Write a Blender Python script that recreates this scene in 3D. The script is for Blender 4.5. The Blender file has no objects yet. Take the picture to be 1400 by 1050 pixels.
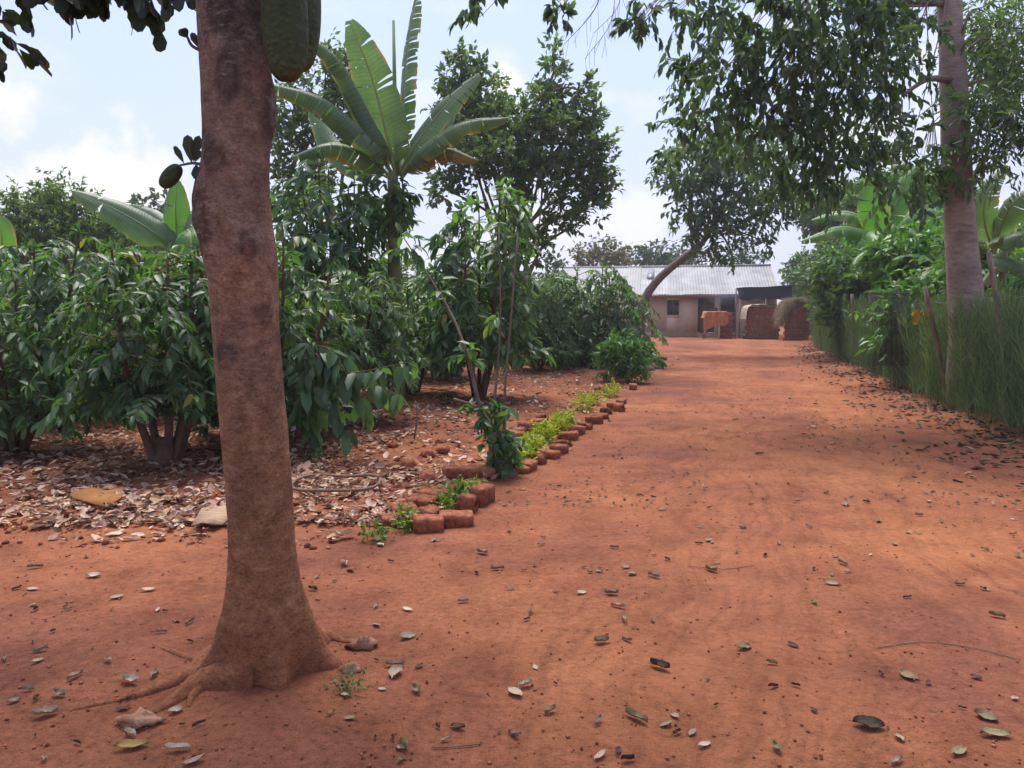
import bpy, math, random
import numpy as np
from mathutils import Vector, Matrix, noise as mn

sc = bpy.context.scene
COL = sc.collection
PI = math.pi
TH = math.atan(100/1057.0)      # camera pitch
CT, ST = math.cos(TH), math.sin(TH)
FPX = 1057.0
HCAM = 1.55
rad = math.radians

# ------------------------------------------------------------------ ground height
def gz(x, y):
    z = 0.035*mn.noise(Vector((x*0.35, y*0.35, 1.7))) + 0.016*mn.noise(Vector((x*1.3, y*1.3, 4.2))) + 0.006*mn.noise(Vector((x*5, y*5, 7.7)))
    e = edge_d(x, y)
    if y > 2:                    # a shallow worn wheel rut runs up the middle of the drive
        a = x*0.959 - y*0.284
        z += -0.018*math.exp(-((a+0.15)/0.22)**2) - 0.014*math.exp(-((a-1.35)/0.22)**2)
    if e < 0 and y > 5.2:        # the hoed garden bed is lumpier and a little higher
        k = min(1.0, -e/0.5)*min(1.0, (y-5.2)/0.6)
        z += k*(0.03 + 0.045*mn.noise(Vector((x*2.3, y*2.3, 3.1))) + 0.03*mn.noise(Vector((x*6.1, y*6.1, 9.4))))
    # bank under the hedge
    h = hedge_x(y) - x
    if y > 1 and h < 0.9:
        z += 0.10*min(1.0, (0.9-h)/0.9)
    return z
EDGE = [(-3.0, -2.0), (-1.2, 4.6), (-0.85, 5.2), (-0.25, 6.3), (0.1, 7.4), (0.75, 9.3), (1.6, 12.3), (2.2, 14.4), (3.2, 17.8), (4.6, 21.5), (7.5, 32.0), (9.5, 44)]
def edge_d(x, y):
    for (x0, y0), (x1, y1) in zip(EDGE, EDGE[1:]):
        if y0 <= y <= y1:
            return x - (x0 + (x1-x0)*(y-y0)/(y1-y0))
    return 5.0
HEDGE = [(5.35, 4.0), (5.65, 7.0), (6.3, 9.6), (6.9, 12.1), (7.9, 15.5), (9.7, 21.5), (12.15, 29.8), (15.3, 39.0), (17.3, 44.0)]
def hedge_x(y):
    if y < 4: return 5.35
    for (x0, y0), (x1, y1) in zip(HEDGE, HEDGE[1:]):
        if y0 <= y <= y1:
            return x0 + (x1-x0)*(y-y0)/(y1-y0)
    return 17.3 + (y-44)*0.25

def ray(px, py):
    u = (px-700)/FPX; v = (525-py)/FPX
    return Vector((u, CT+v*ST, -ST+v*CT))
def P(px, py, d):
    r = ray(px, py); t = d/r.y
    return Vector((r.x*t, d, HCAM+r.z*t))
def G(px, py):
    r = ray(px, py); t = HCAM/-r.z
    for _ in range(3):
        x, y = r.x*t, r.y*t
        t = (HCAM-gz(x, y))/-r.z
    return Vector((r.x*t, r.y*t, gz(r.x*t, r.y*t)))
def GD(px, d):
    x = (px-700)/FPX*d*1.004
    return Vector((x, d, gz(x, d)))

# ------------------------------------------------------------------ materials
MATS = {}
def newmat(name):
    m = bpy.data.materials.new(name); m.use_nodes = True
    nt = m.node_tree; nt.nodes.clear()
    MATS[name] = m
    return m, nt.nodes, nt.links
def nd(N, t, **kw):
    n = N.new(t)
    for k, v in kw.items():
        if k.startswith('i_'):
            key = k[2:]
            n.inputs[int(key) if key.isdigit() else key].default_value = v
        else: setattr(n, k, v)
    return n
def ramp(N, stops, interp='LINEAR'):
    r = N.new('ShaderNodeValToRGB'); cr = r.color_ramp; cr.interpolation = interp
    while len(cr.elements) < len(stops): cr.elements.new(0.5)
    for e, (p, c) in zip(cr.elements, stops):
        e.position = p; e.color = (c[0], c[1], c[2], 1)
    return r
def mixc(N, L, fac, a, b, blend='MIX'):
    m = N.new('ShaderNodeMix'); m.data_type = 'RGBA'; m.blend_type = blend
    for sock, val in ((m.inputs[0], fac), (m.inputs[6], a), (m.inputs[7], b)):
        if hasattr(val, 'links'): L.new(val, sock)
        elif isinstance(val, (int, float)): sock.default_value = val
        else: sock.default_value = (val[0], val[1], val[2], 1)
    return m.outputs[2]
def noise_t(N, L, vec, scale, detail=4, rough=0.55, vscale=None):
    if vscale is not None:
        mp = N.new('ShaderNodeMapping'); mp.inputs['Scale'].default_value = vscale
        L.new(vec, mp.inputs['Vector']); vec = mp.outputs[0]
    n = N.new('ShaderNodeTexNoise'); n.inputs['Scale'].default_value = scale
    n.inputs['Detail'].default_value = detail; n.inputs['Roughness'].default_value = rough
    L.new(vec, n.inputs['Vector'])
    return n.outputs[0]
def finish(N, L, color, rough=0.8, bump=None, bstr=0.3, bdist=0.02, spec=0.3, transl=None, tfac=0.3):
    out = N.new('ShaderNodeOutputMaterial')
    p = N.new('ShaderNodeBsdfPrincipled')
    if hasattr(color, 'links'): L.new(color, p.inputs['Base Color'])
    else: p.inputs['Base Color'].default_value = (color[0], color[1], color[2], 1)
    if hasattr(rough, 'links'): L.new(rough, p.inputs['Roughness'])
    else: p.inputs['Roughness'].default_value = rough
    p.inputs['Specular IOR Level'].default_value = spec
    if bump is not None:
        b = N.new('ShaderNodeBump'); b.inputs['Strength'].default_value = bstr; b.inputs['Distance'].default_value = bdist
        L.new(bump, b.inputs['Height']); L.new(b.outputs[0], p.inputs['Normal'])
    if transl is not None:
        t = N.new('ShaderNodeBsdfTranslucent')
        if hasattr(transl, 'links'): L.new(transl, t.inputs[0])
        else: t.inputs[0].default_value = (transl[0], transl[1], transl[2], 1)
        ms = N.new('ShaderNodeMixShader'); ms.inputs[0].default_value = tfac
        L.new(p.outputs[0], ms.inputs[1]); L.new(t.outputs[0], ms.inputs[2]); L.new(ms.outputs[0], out.inputs[0])
    else:
        L.new(p.outputs[0], out.inputs[0])
    return p
def mathn(N, L, op, a, b=None, clamp=False):
    m = N.new('ShaderNodeMath'); m.operation = op; m.use_clamp = clamp
    for i, v in enumerate((a, b)):
        if v is None: continue
        if hasattr(v, 'links'): L.new(v, m.inputs[i])
        else: m.inputs[i].default_value = v
    return m.outputs[0]

def mat_soil(name, clod=0.4):
    m, N, L = newmat(name)
    g = N.new('ShaderNodeNewGeometry'); pos = g.outputs['Position']
    n1 = noise_t(N, L, pos, 0.45, 4)
    n2 = noise_t(N, L, pos, 2.6, 5, 0.6)
    n3 = noise_t(N, L, pos, 26, 5, 0.7)
    n4 = noise_t(N, L, pos, 140, 2, 0.6)
    c1 = ramp(N, [(0.36, (0.215, 0.078, 0.048)), (0.52, (0.305, 0.110, 0.054)), (0.68, (0.395, 0.155, 0.070))]); L.new(n1, c1.inputs[0])
    c2 = ramp(N, [(0.30, (0.62, 0.60, 0.62)), (0.5, (0.95, 0.95, 0.95)), (0.72, (1.18, 1.2, 1.2))]); L.new(n2, c2.inputs[0])
    col = mixc(N, L, 0.85, c1.outputs[0], c2.outputs[0], 'MULTIPLY')
    c3 = ramp(N, [(0.30, (0.42, 0.40, 0.42)), (0.44, (0.86, 0.86, 0.88)), (0.58, (1.03, 1.03, 1.03)), (0.76, (1.42, 1.42, 1.5))]); L.new(n3, c3.inputs[0])
    col = mixc(N, L, 0.8, col, c3.outputs[0], 'MULTIPLY')
    c4 = ramp(N, [(0.28, (0.45, 0.43, 0.43)), (0.44, (0.95, 0.95, 0.95)), (0.62, (1.05, 1.05, 1.05)), (0.8, (1.6, 1.6, 1.65))]); L.new(n4, c4.inputs[0])
    col = mixc(N, L, 0.6, col, c4.outputs[0], 'MULTIPLY')
    # packed sandy wheel tracks along the drive (a stain in the soil itself)
    sx = N.new('ShaderNodeSeparateXYZ'); L.new(pos, sx.inputs[0])
    ac = mathn(N, L, 'SUBTRACT', mathn(N, L, 'MULTIPLY', sx.outputs[0], 0.959), mathn(N, L, 'MULTIPLY', sx.outputs[1], 0.284))
    wob = mathn(N, L, 'MULTIPLY', mathn(N, L, 'SUBTRACT', n1, 0.5), 1.2)
    ac = mathn(N, L, 'ADD', ac, wob)
    def band(c, w):
        d = mathn(N, L, 'DIVIDE', mathn(N, L, 'SUBTRACT', ac, c), w)
        return mathn(N, L, 'SUBTRACT', 1.0, mathn(N, L, 'MULTIPLY', d, d), True)
    tr = mathn(N, L, 'MULTIPLY', mathn(N, L, 'MAXIMUM', band(-0.15, 0.7), band(1.45, 0.6)), n2, True)
    col = mixc(N, L, mathn(N, L, 'MULTIPLY', tr, 0.5), col, (0.40, 0.155, 0.066))
    al = mathn(N, L, 'ADD', mathn(N, L, 'MULTIPLY', sx.outputs[0], 0.284), mathn(N, L, 'MULTIPLY', sx.outputs[1], 0.959))
    cx = N.new('ShaderNodeCombineXYZ'); L.new(mathn(N, L, 'MULTIPLY', ac, 13.0), cx.inputs[0]); L.new(mathn(N, L, 'MULTIPLY', al, 0.55), cx.inputs[1])
    stv = noise_t(N, L, cx.outputs[0], 1.0, 4, 0.6)
    sr = ramp(N, [(0.32, (0.70, 0.68, 0.70)), (0.5, (1, 1, 1)), (0.7, (1.16, 1.14, 1.12))]); L.new(stv, sr.inputs[0])
    trm = mathn(N, L, 'MAXIMUM', band(-0.15, 1.0), band(1.45, 0.9))
    col = mixc(N, L, mathn(N, L, 'MULTIPLY', trm, 0.8), col, mixc(N, L, 1.0, col, sr.outputs[0], 'MULTIPLY'))
    vor = N.new('ShaderNodeTexVoronoi'); vor.inputs['Scale'].default_value = 38; L.new(pos, vor.inputs['Vector'])
    peb = ramp(N, [(0.0, (1, 1, 1)), (0.18, (0, 0, 0))]); L.new(vor.outputs['Distance'], peb.inputs[0])
    stretch = noise_t(N, L, pos, 9, 5, 0.65)
    h = mathn(N, L, 'ADD', mathn(N, L, 'MULTIPLY', n3, 0.5), mathn(N, L, 'MULTIPLY', stretch, 1.0))
    h = mathn(N, L, 'ADD', h, mathn(N, L, 'MULTIPLY', n4, 0.16))
    h = mathn(N, L, 'ADD', h, mathn(N, L, 'MULTIPLY', peb.outputs[0], 0.12))
    h = mathn(N, L, 'ADD', h, mathn(N, L, 'MULTIPLY', mathn(N, L, 'MULTIPLY', stv, trm), 0.55))
    finish(N, L, col, 0.95, h, clod, 0.05, 0.12)
    return m

def mat_leaf(name, c_dark, c_light, rough=0.42, spec=0.5, tfac=0.28, tcol=None, odd=None, dirt=0.35):
    """leaf: tone varies leaf by leaf and clump by clump"""
    m, N, L = newmat(name)
    g = N.new('ShaderNodeNewGeometry')
    oi = N.new('ShaderNodeObjectInfo')
    r = g.outputs['Random Per Island']
    mid = tuple((a+b)/2 for a, b in zip(c_dark, c_light))
    st = [(0.0, c_dark), (0.5, mid), (0.9, c_light)]
    if odd: st += [(0.988, c_light), (0.990, odd)]
    cr = ramp(N, st); L.new(r, cr.inputs[0])
    n = noise_t(N, L, g.outputs['Position'], 1.3, 3)
    cn = ramp(N, [(0.3, (0.70, 0.74, 0.72)), (0.7, (1.25, 1.22, 1.1))]); L.new(n, cn.inputs[0])
    col = mixc(N, L, 0.8, cr.outputs[0], cn.outputs[0], 'MULTIPLY')
    ov = ramp(N, [(0, (0.82, 0.86, 0.9)), (1, (1.15, 1.12, 1.0))]); L.new(oi.outputs['Random'], ov.inputs[0])
    col = mixc(N, L, 0.8, col, ov.outputs[0], 'MULTIPLY')
    nf = noise_t(N, L, g.outputs['Position'], 60, 2)
    rr = mathn(N, L, 'ADD', rough-0.1, mathn(N, L, 'MULTIPLY', nf, 0.2*dirt/0.35))
    tc = mixc(N, L, 1.0, col, tcol or (1.7, 1.9, 0.7), 'MULTIPLY')
    finish(N, L, col, rr, nf, 0.15, 0.01, spec, tc, tfac)
    return m

def mat_simple(name, c, rough=0.8, spec=0.3, var=0.25, nscale=8, bstr=0.3, bdist=0.01, vscale=None, island=0.0, c2=None):
    m, N, L = newmat(name)
    g = N.new('ShaderNodeNewGeometry'); tc = N.new('ShaderNodeTexCoord')
    n = noise_t(N, L, tc.outputs['Object'], nscale, 5, 0.6, vscale)
    lo = tuple(x*(1-var) for x in c); hi = c2 or tuple(min(1, x*(1+var)) for x in c)
    cr = ramp(N, [(0.3, lo), (0.7, hi)]); L.new(n, cr.inputs[0])
    col = cr.outputs[0]
    if island:
        ir = ramp(N, [(0, (1-island,)*3), (1, (1+island,)*3)]); L.new(g.outputs['Random Per Island'], ir.inputs[0])
        col = mixc(N, L, 1.0, col, ir.outputs[0], 'MULTIPLY')
    oi = N.new('ShaderNodeObjectInfo')
    orr = ramp(N, [(0, (0.74, 0.72, 0.74)), (1, (1.18, 1.2, 1.2))]); L.new(oi.outputs['Random'], orr.inputs[0])
    col = mixc(N, L, 0.7, col, orr.outputs[0], 'MULTIPLY')
    finish(N, L, col, rough, n, bstr, bdist, spec)
    return m

def mat_jackbark():
    m, N, L = newmat('jackfruit_bark')
    g = N.new('ShaderNodeNewGeometry'); pos = g.outputs['Position']
    sx = N.new('ShaderNodeSeparateXYZ'); L.new(pos, sx.inputs[0])
    grain = noise_t(N, L, pos, 16, 7, 0.72, (1, 1, 1.15))
    big = noise_t(N, L, pos, 3.2, 4, 0.6)
    base = ramp(N, [(0.28, (0.105, 0.080, 0.062)), (0.5, (0.215, 0.162, 0.125)), (0.72, (0.36, 0.285, 0.23))]); L.new(grain, base.inputs[0])
    bg = ramp(N, [(0.34, (0.50, 0.50, 0.51)), (0.5, (1.0, 0.98, 0.96)), (0.66, (1.35, 1.3, 1.26))]); L.new(big, bg.inputs[0])
    col = mixc(N, L, 0.8, base.outputs[0], bg.outputs[0], 'MULTIPLY')
    fine = noise_t(N, L, pos, 75, 4, 0.7, (1, 1, 1.5)); fcr = ramp(N, [(0.32, (0.34, 0.33, 0.33)), (0.45, (0.92,)*3), (0.58, (1.05,)*3), (0.70, (1.65, 1.6, 1.5))]); L.new(fine, fcr.inputs[0])
    # red soil splashed up the lower trunk, thinning with height
    zz = mathn(N, L, 'SUBTRACT', 1.0, mathn(N, L, 'DIVIDE', sx.outputs[2], 2.9), True)
    dust = mathn(N, L, 'ADD', mathn(N, L, 'MULTIPLY', zz, 0.95), mathn(N, L, 'MULTIPLY', mathn(N, L, 'SUBTRACT', big, 0.5), 0.9), True)
    dcol = ramp(N, [(0.3, (0.20, 0.084, 0.032)), (0.5, (0.345, 0.150, 0.058)), (0.7, (0.47, 0.22, 0.090))]); L.new(grain, dcol.inputs[0])
    col = mixc(N, L, dust, col, dcol.outputs[0])
    foot = mathn(N, L, 'SUBTRACT', 1.0, mathn(N, L, 'DIVIDE', sx.outputs[2], 0.34), True)
    fcol = ramp(N, [(0.3, (0.20, 0.070, 0.034)), (0.7, (0.34, 0.125, 0.060))]); L.new(grain, fcol.inputs[0])
    col = mixc(N, L, mathn(N, L, 'MULTIPLY', foot, 0.95), col, fcol.outputs[0])
    col = mixc(N, L, 0.85, col, fcr.outputs[0], 'MULTIPLY')
    ln2 = noise_t(N, L, pos, 5.5, 6, 0.7, (0.55, 0.55, 6.5)); lr = ramp(N, [(0.455, (1, 1, 1)), (0.49, (0.42, 0.40, 0.40)), (0.51, (0.42, 0.40, 0.40)), (0.545, (1, 1, 1))]); L.new(ln2, lr.inputs[0])
    col = mixc(N, L, 0.28, col, lr.outputs[0], 'MULTIPLY')
    ka = N.new('ShaderNodeAttribute'); ka.attribute_name = 'lam'; ks = N.new('ShaderNodeSeparateXYZ'); L.new(ka.outputs['Vector'], ks.inputs[0])
    kn = mathn(N, L, 'MULTIPLY', ks.outputs[0], mathn(N, L, 'ADD', 0.45, mathn(N, L, 'MULTIPLY', grain, 1.1)), True)
    col = mixc(N, L, mathn(N, L, 'MULTIPLY', kn, 0.85), col, (0.045, 0.034, 0.030))
    # pale lichen flecks in short horizontal dashes
    fl = noise_t(N, L, pos, 17, 5, 0.7, (1.0, 1.0, 2.3))
    fr = ramp(N, [(0.535, (0, 0, 0)), (0.63, (1, 1, 1))]); L.new(fl, fr.inputs[0])
    patch = noise_t(N, L, pos, 2.3, 3)
    pr = ramp(N, [(0.38, (0.12,)*3), (0.6, (0.85,)*3)]); L.new(patch, pr.inputs[0])
    lf = mathn(N, L, 'MULTIPLY', mathn(N, L, 'MULTIPLY', fr.outputs[0], pr.outputs[0]), mathn(N, L, 'SUBTRACT', 0.95, mathn(N, L, 'MULTIPLY', zz, 1.0), True))
    col = mixc(N, L, lf, col, (0.36, 0.295, 0.25))
    ring = noise_t(N, L, pos, 7, 4, 0.6, (0.5, 0.5, 5.5))
    h = mathn(N, L, 'ADD', mathn(N, L, 'ADD', mathn(N, L, 'MULTIPLY', grain, 0.7), mathn(N, L, 'MULTIPLY', ring, 0.22)), mathn(N, L, 'MULTIPLY', fine, 0.22))
    finish(N, L, col, 0.9, h, 0.8, 0.03, 0.2)
    return m

def mat_bark(name, a, b, vs=(1, 1, 4), sc_=6):
    m, N, L = newmat(name)
    g = N.new('ShaderNodeNewGeometry'); pos = g.outputs['Position']
    n = noise_t(N, L, pos, sc_, 5, 0.65, vs)
    n2 = noise_t(N, L, pos, 2.2, 3)
    cr = ramp(N, [(0.3, a), (0.7, b)]); L.new(n, cr.inputs[0])
    c2 = ramp(N, [(0.35, (0.65,)*3), (0.65, (1.15,)*3)]); L.new(n2, c2.inputs[0])
    col = mixc(N, L, 0.8, cr.outputs[0], c2.outputs[0], 'MULTIPLY')
    finish(N, L, col, 0.88, n, 0.5, 0.02, 0.2)
    return m

def mat_litter(name, stops):
    m, N, L = newmat(name)
    g = N.new('ShaderNodeNewGeometry')
    cr = ramp(N, stops, 'CONSTANT'); L.new(g.outputs['Random Per Island'], cr.inputs[0])
    n = noise_t(N, L, g.outputs['Position'], 45, 3)
    c2 = ramp(N, [(0.3, (0.7,)*3), (0.7, (1.15,)*3)]); L.new(n, c2.inputs[0])
    col = mixc(N, L, 0.8, cr.outputs[0], c2.outputs[0], 'MULTIPLY')
    finish(N, L, col, 0.75, n, 0.2, 0.01, 0.3, col, 0.12)
    return m

def mat_banana(name, a, b, dry=(0.30, 0.19, 0.09), dryp=0.09):
    m, N, L = newmat(name)
    g = N.new('ShaderNodeNewGeometry')
    at = N.new('ShaderNodeAttribute'); at.attribute_name = 'lam'     # x: along the blade, y: across from midrib
    sx = N.new('ShaderNodeSeparateXYZ'); L.new(at.outputs['Vector'], sx.inputs[0])
    n = noise_t(N, L, g.outputs['Position'], 2.0, 4)
    cr = ramp(N, [(0.3, a), (0.7, b)]); L.new(n, cr.inputs[0])
    st = N.new('ShaderNodeMath'); st.operation = 'SINE'; L.new(mathn(N, L, 'MULTIPLY', sx.outputs[0], 260.0), st.inputs[0])
    sv = ramp(N, [(0.0, (0.90,)*3), (1.0, (1.08,)*3)]); L.new(mathn(N, L, 'ADD', mathn(N, L, 'MULTIPLY', st.outputs[0], 0.5), 0.5), sv.inputs[0])
    col = mixc(N, L, 1.0, cr.outputs[0], sv.outputs[0], 'MULTIPLY')
    ab = mathn(N, L, 'ABSOLUTE', sx.outputs[1])
    rib = ramp(N, [(0.03, (1, 1, 1)), (0.10, (0, 0, 0))]); L.new(ab, rib.inputs[0])
    col = mixc(N, L, mathn(N, L, 'MULTIPLY', rib.outputs[0], 0.6), col, (0.24, 0.30, 0.13))
    ed = mathn(N, L, 'ADD', ab, mathn(N, L, 'MULTIPLY', mathn(N, L, 'SUBTRACT', n, 0.5), 0.8))
    er = ramp(N, [(1.0-dryp, (0, 0, 0)), (1.0, (1, 1, 1))]); L.new(ed, er.inputs[0])
    col = mixc(N, L, er.outputs[0], col, dry)
    tc = mixc(N, L, 1.0, col, (1.8, 2.2, 0.7), 'MULTIPLY')
    finish(N, L, col, 0.42, mathn(N, L, 'MULTIPLY', st.outputs[0], 1.0), 0.08, 0.01, 0.45, tc, 0.35)
    return m

M_SOIL = mat_soil('red_laterite_soil', 0.85)
M_SOILDRIVE = mat_soil('packed_laterite_soil', 0.75)
M_JBARK = mat_jackbark()
M_TALLBARK = mat_bark('tall_tree_bark', (0.23, 0.175, 0.14), (0.40, 0.325, 0.27), (1, 1, 4), 6)
M_BARK = mat_bark('grey_brown_bark', (0.12, 0.085, 0.065), (0.25, 0.185, 0.145), (1, 1, 0.6), 9)
M_COFBARK = mat_bark('coffee_bark', (0.085, 0.05, 0.034), (0.19, 0.115, 0.08), (1, 1, 0.5), 14)
M_RSTEM = mat_bark('red_brown_stem', (0.13, 0.07, 0.045), (0.27, 0.15, 0.10), (1, 1, 0.5), 12)
M_WHITESTEM = mat_bark('pale_stem', (0.22, 0.17, 0.13), (0.42, 0.35, 0.28), (1, 1, 0.5), 14)
M_COFFEE = mat_leaf('coffee_leaf', (0.042, 0.095, 0.036), (0.120, 0.215, 0.076), 0.40, 0.48, 0.38, odd=(0.30, 0.24, 0.06))
M_COFFEE_L = mat_leaf('young_coffee_leaf', (0.055, 0.115, 0.036), (0.150, 0.240, 0.075), 0.38, 0.5, 0.28)
M_JACK = mat_leaf('jackfruit_leaf', (0.044, 0.082, 0.040), (0.120, 0.178, 0.080), 0.42, 0.5, 0.42, odd=(0.20, 0.13, 0.04))
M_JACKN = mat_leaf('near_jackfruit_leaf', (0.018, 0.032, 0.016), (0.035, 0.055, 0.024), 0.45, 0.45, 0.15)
M_OVER = mat_leaf('drooping_tree_leaf', (0.042, 0.082, 0.046), (0.110, 0.175, 0.082), 0.40, 0.5, 0.42)
M_FINE = mat_leaf('fine_tree_leaf', (0.055, 0.105, 0.030), (0.150, 0.215, 0.068), 0.5, 0.35, 0.4, odd=(0.22, 0.17, 0.04))
M_BUSH = mat_leaf('bush_leaf', (0.036, 0.084, 0.026), (0.115, 0.195, 0.062), 0.45, 0.45, 0.4)
M_FAR = mat_leaf('far_tree_leaf', (0.030, 0.062, 0.030), (0.075, 0.115, 0.05), 0.6, 0.3, 0.25)
M_FARY = mat_leaf('far_dry_leaf', (0.07, 0.075, 0.03), (0.16, 0.135, 0.05), 0.6, 0.3, 0.25)
M_SHRUB = mat_leaf('bright_shrub_leaf', (0.045, 0.125, 0.022), (0.125, 0.26, 0.050), 0.42, 0.45, 0.3)
M_LIME = mat_leaf('lime_border_leaf', (0.15, 0.20, 0.018), (0.40, 0.42, 0.04), 0.5, 0.35, 0.35, odd=(0.55, 0.55, 0.08))
M_BORDG = mat_leaf('green_border_leaf', (0.06, 0.11, 0.02), (0.20, 0.27, 0.04), 0.5, 0.35, 0.3, odd=(0.45, 0.42, 0.05))
M_HEDGE = mat_leaf('hedge_twig', (0.070, 0.120, 0.060), (0.175, 0.245, 0.120), 0.6, 0.3, 0.2, odd=(0.22, 0.17, 0.10))
M_BANANA = mat_banana('banana_leaf', (0.075, 0.130, 0.062), (0.150, 0.215, 0.115))
M_BANB = mat_banana('bright_banana_leaf', (0.060, 0.150, 0.026), (0.125, 0.26, 0.05))
M_BANDRY = mat_banana('browning_banana_leaf', (0.10, 0.13, 0.045), (0.19, 0.19, 0.08), (0.23, 0.12, 0.06), 0.75)
M_PSEUDO = mat_simple('banana_stem', (0.19, 0.14, 0.07), 0.7, 0.3, 0.45, 5, 0.4, 0.02, (1, 1, 0.25), c2=(0.20, 0.22, 0.09))
M_FRUIT = None
def mat_fruit():
    m, N, L = newmat('jackfruit_skin')
    tc = N.new('ShaderNodeTexCoord')
    v = N.new('ShaderNodeTexVoronoi'); v.inputs['Scale'].default_value = 42; L.new(tc.outputs['Object'], v.inputs['Vector'])
    n = noise_t(N, L, tc.outputs['Object'], 5, 4)
    cr = ramp(N, [(0.3, (0.034, 0.052, 0.020)), (0.7, (0.080, 0.108, 0.036))]); L.new(n, cr.inputs[0])
    h = ramp(N, [(0, (1, 1, 1)), (0.6, (0, 0, 0))]); L.new(v.outputs['Distance'], h.inputs[0])
    c2 = ramp(N, [(0, (1.15,)*3), (0.7, (0.75,)*3)]); L.new(v.outputs['Distance'], c2.inputs[0])
    col = mixc(N, L, 0.7, cr.outputs[0], c2.outputs[0], 'MULTIPLY')
    finish(N, L, col, 0.7, h.outputs[0], 0.6, 0.012, 0.3)
    return m
M_FRUIT = mat_fruit()
M_BRICK = mat_simple('clay_brick', (0.25, 0.080, 0.047), 0.95, 0.1, 0.45, 16, 0.8, 0.03, c2=(0.40, 0.150, 0.082))
M_STONE = mat_simple('pink_stone', (0.34, 0.155, 0.085), 0.97, 0.05, 0.35, 18, 0.9, 0.03, c2=(0.48, 0.27, 0.165))
M_CLOD = mat_simple('soil_clod', (0.27, 0.093, 0.050), 0.95, 0.1, 0.3, 14, 0.6, 0.02, None, 0.5)
M_LITTER = mat_litter('dry_leaf_litter', [(0, (0.22, 0.09, 0.055)), (0.15, (0.40, 0.225, 0.15)), (0.36, (0.56, 0.38, 0.28)), (0.52, (0.61, 0.44, 0.32)), (0.72, (0.33, 0.145, 0.085)), (0.82, (0.46, 0.28, 0.16)), (0.92, (0.13, 0.065, 0.04))])
M_DARKLIT = mat_litter('dark_leaf_litter', [(0, (0.10, 0.065, 0.045)), (0.3, (0.055, 0.05, 0.035)), (0.55, (0.17, 0.12, 0.07)), (0.72, (0.25, 0.14, 0.085)), (0.84, (0.13, 0.13, 0.055)), (0.94, (0.36, 0.25, 0.16))])
FALL = {
    'olive': mat_simple('fallen_olive_leaf', (0.19, 0.155, 0.07), 0.7, 0.25, 0.3, 20, 0.3, 0.005, c2=(0.33, 0.26, 0.13)),
    'tan': mat_simple('fallen_tan_leaf', (0.36, 0.22, 0.13), 0.7, 0.3, 0.3, 20, 0.3, 0.005, c2=(0.56, 0.43, 0.30)),
    'dark': mat_simple('fallen_dark_leaf', (0.055, 0.034, 0.022), 0.75, 0.2, 0.3, 20, 0.3, 0.005, c2=(0.11, 0.075, 0.05)),
    'grey': mat_simple('fallen_grey_leaf', (0.23, 0.19, 0.12), 0.75, 0.2, 0.3, 20, 0.3, 0.005, c2=(0.36, 0.30, 0.20)),
    'pale': mat_simple('fallen_pale_leaf', (0.52, 0.38, 0.25), 0.75, 0.25, 0.25, 20, 0.3, 0.005, c2=(0.68, 0.55, 0.39)),
    'yellow': mat_simple('fallen_yellow_leaf', (0.36, 0.19, 0.025), 0.6, 0.4, 0.3, 16, 0.3, 0.005, c2=(0.48, 0.30, 0.06)),
}
M_WALL = mat_simple('plaster_wall', (0.83, 0.60, 0.42), 0.92, 0.15, 0.12, 1.1, 0.2, 0.02, c2=(0.86, 0.67, 0.50))
M_WALLG = mat_simple('shaded_porch_plaster', (0.36, 0.32, 0.22), 0.92, 0.15, 0.15, 1.4, 0.2, 0.02)  # greenish plaster with the shade of the recess put into its colour
M_PLINTH = mat_simple('soil_stained_plaster', (0.40, 0.20, 0.12), 0.95, 0.1, 0.2, 2.5, 0.3, 0.02, c2=(0.46, 0.28, 0.18))
M_IRON = mat_simple('grey_iron_sheet', (0.27, 0.262, 0.255), 0.6, 0.25, 0.22, 1.1, 0.1, 0.01, (1, 1, 1), 0.12, c2=(0.38, 0.37, 0.36))
M_IRONL = mat_simple('pale_iron_sheet', (0.38, 0.37, 0.345), 0.6, 0.25, 0.14, 0.9, 0.1, 0.01, None, 0.06)
M_SKYL = mat_simple('dark_skylight_sheet', (0.17, 0.18, 0.20), 0.35, 0.5, 0.2, 2)
M_FASCIA = mat_simple('rust_red_timber', (0.23, 0.10, 0.07), 0.8, 0.2, 0.2, 3)
M_DOOR = mat_simple('brown_door', (0.17, 0.085, 0.055), 0.7, 0.3, 0.25, 3, vscale=(4, 4, 0.5))
M_FRAME = mat_simple('grey_window_metal', (0.13, 0.12, 0.12), 0.5, 0.4, 0.1, 4)
M_CURT = mat_simple('dim_curtain', (0.13, 0.06, 0.05), 0.8, 0.2, 0.3, 6)
M_TARP = mat_simple('black_tarpaulin', (0.008, 0.009, 0.014), 0.95, 0.06, 0.3, 3, 0.4, 0.03)
M_POLE = mat_bark('weathered_pole', (0.15, 0.105, 0.08), (0.30, 0.22, 0.17), (1, 1, 0.3), 12)
M_CLOTH = mat_simple('orange_cloth', (0.46, 0.155, 0.055), 0.85, 0.2, 0.2, 4, 0.3, 0.02, c2=(0.60, 0.23, 0.085))
M_SACK = mat_simple('pale_sacking', (0.50, 0.40, 0.29), 0.9, 0.15, 0.2, 6, 0.4, 0.02)
M_WHITEWOOD = mat_simple('white_painted_wood', (0.70, 0.66, 0.60), 0.7, 0.3, 0.1, 6)
M_STRAW = mat_litter('straw', [(0, (0.27, 0.19, 0.10)), (0.25, (0.40, 0.29, 0.16)), (0.5, (0.50, 0.38, 0.23)), (0.8, (0.20, 0.12, 0.06))])
M_HOOP = mat_simple('brown_vine', (0.20, 0.12, 0.085), 0.85, 0.2, 0.25, 20)
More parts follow.
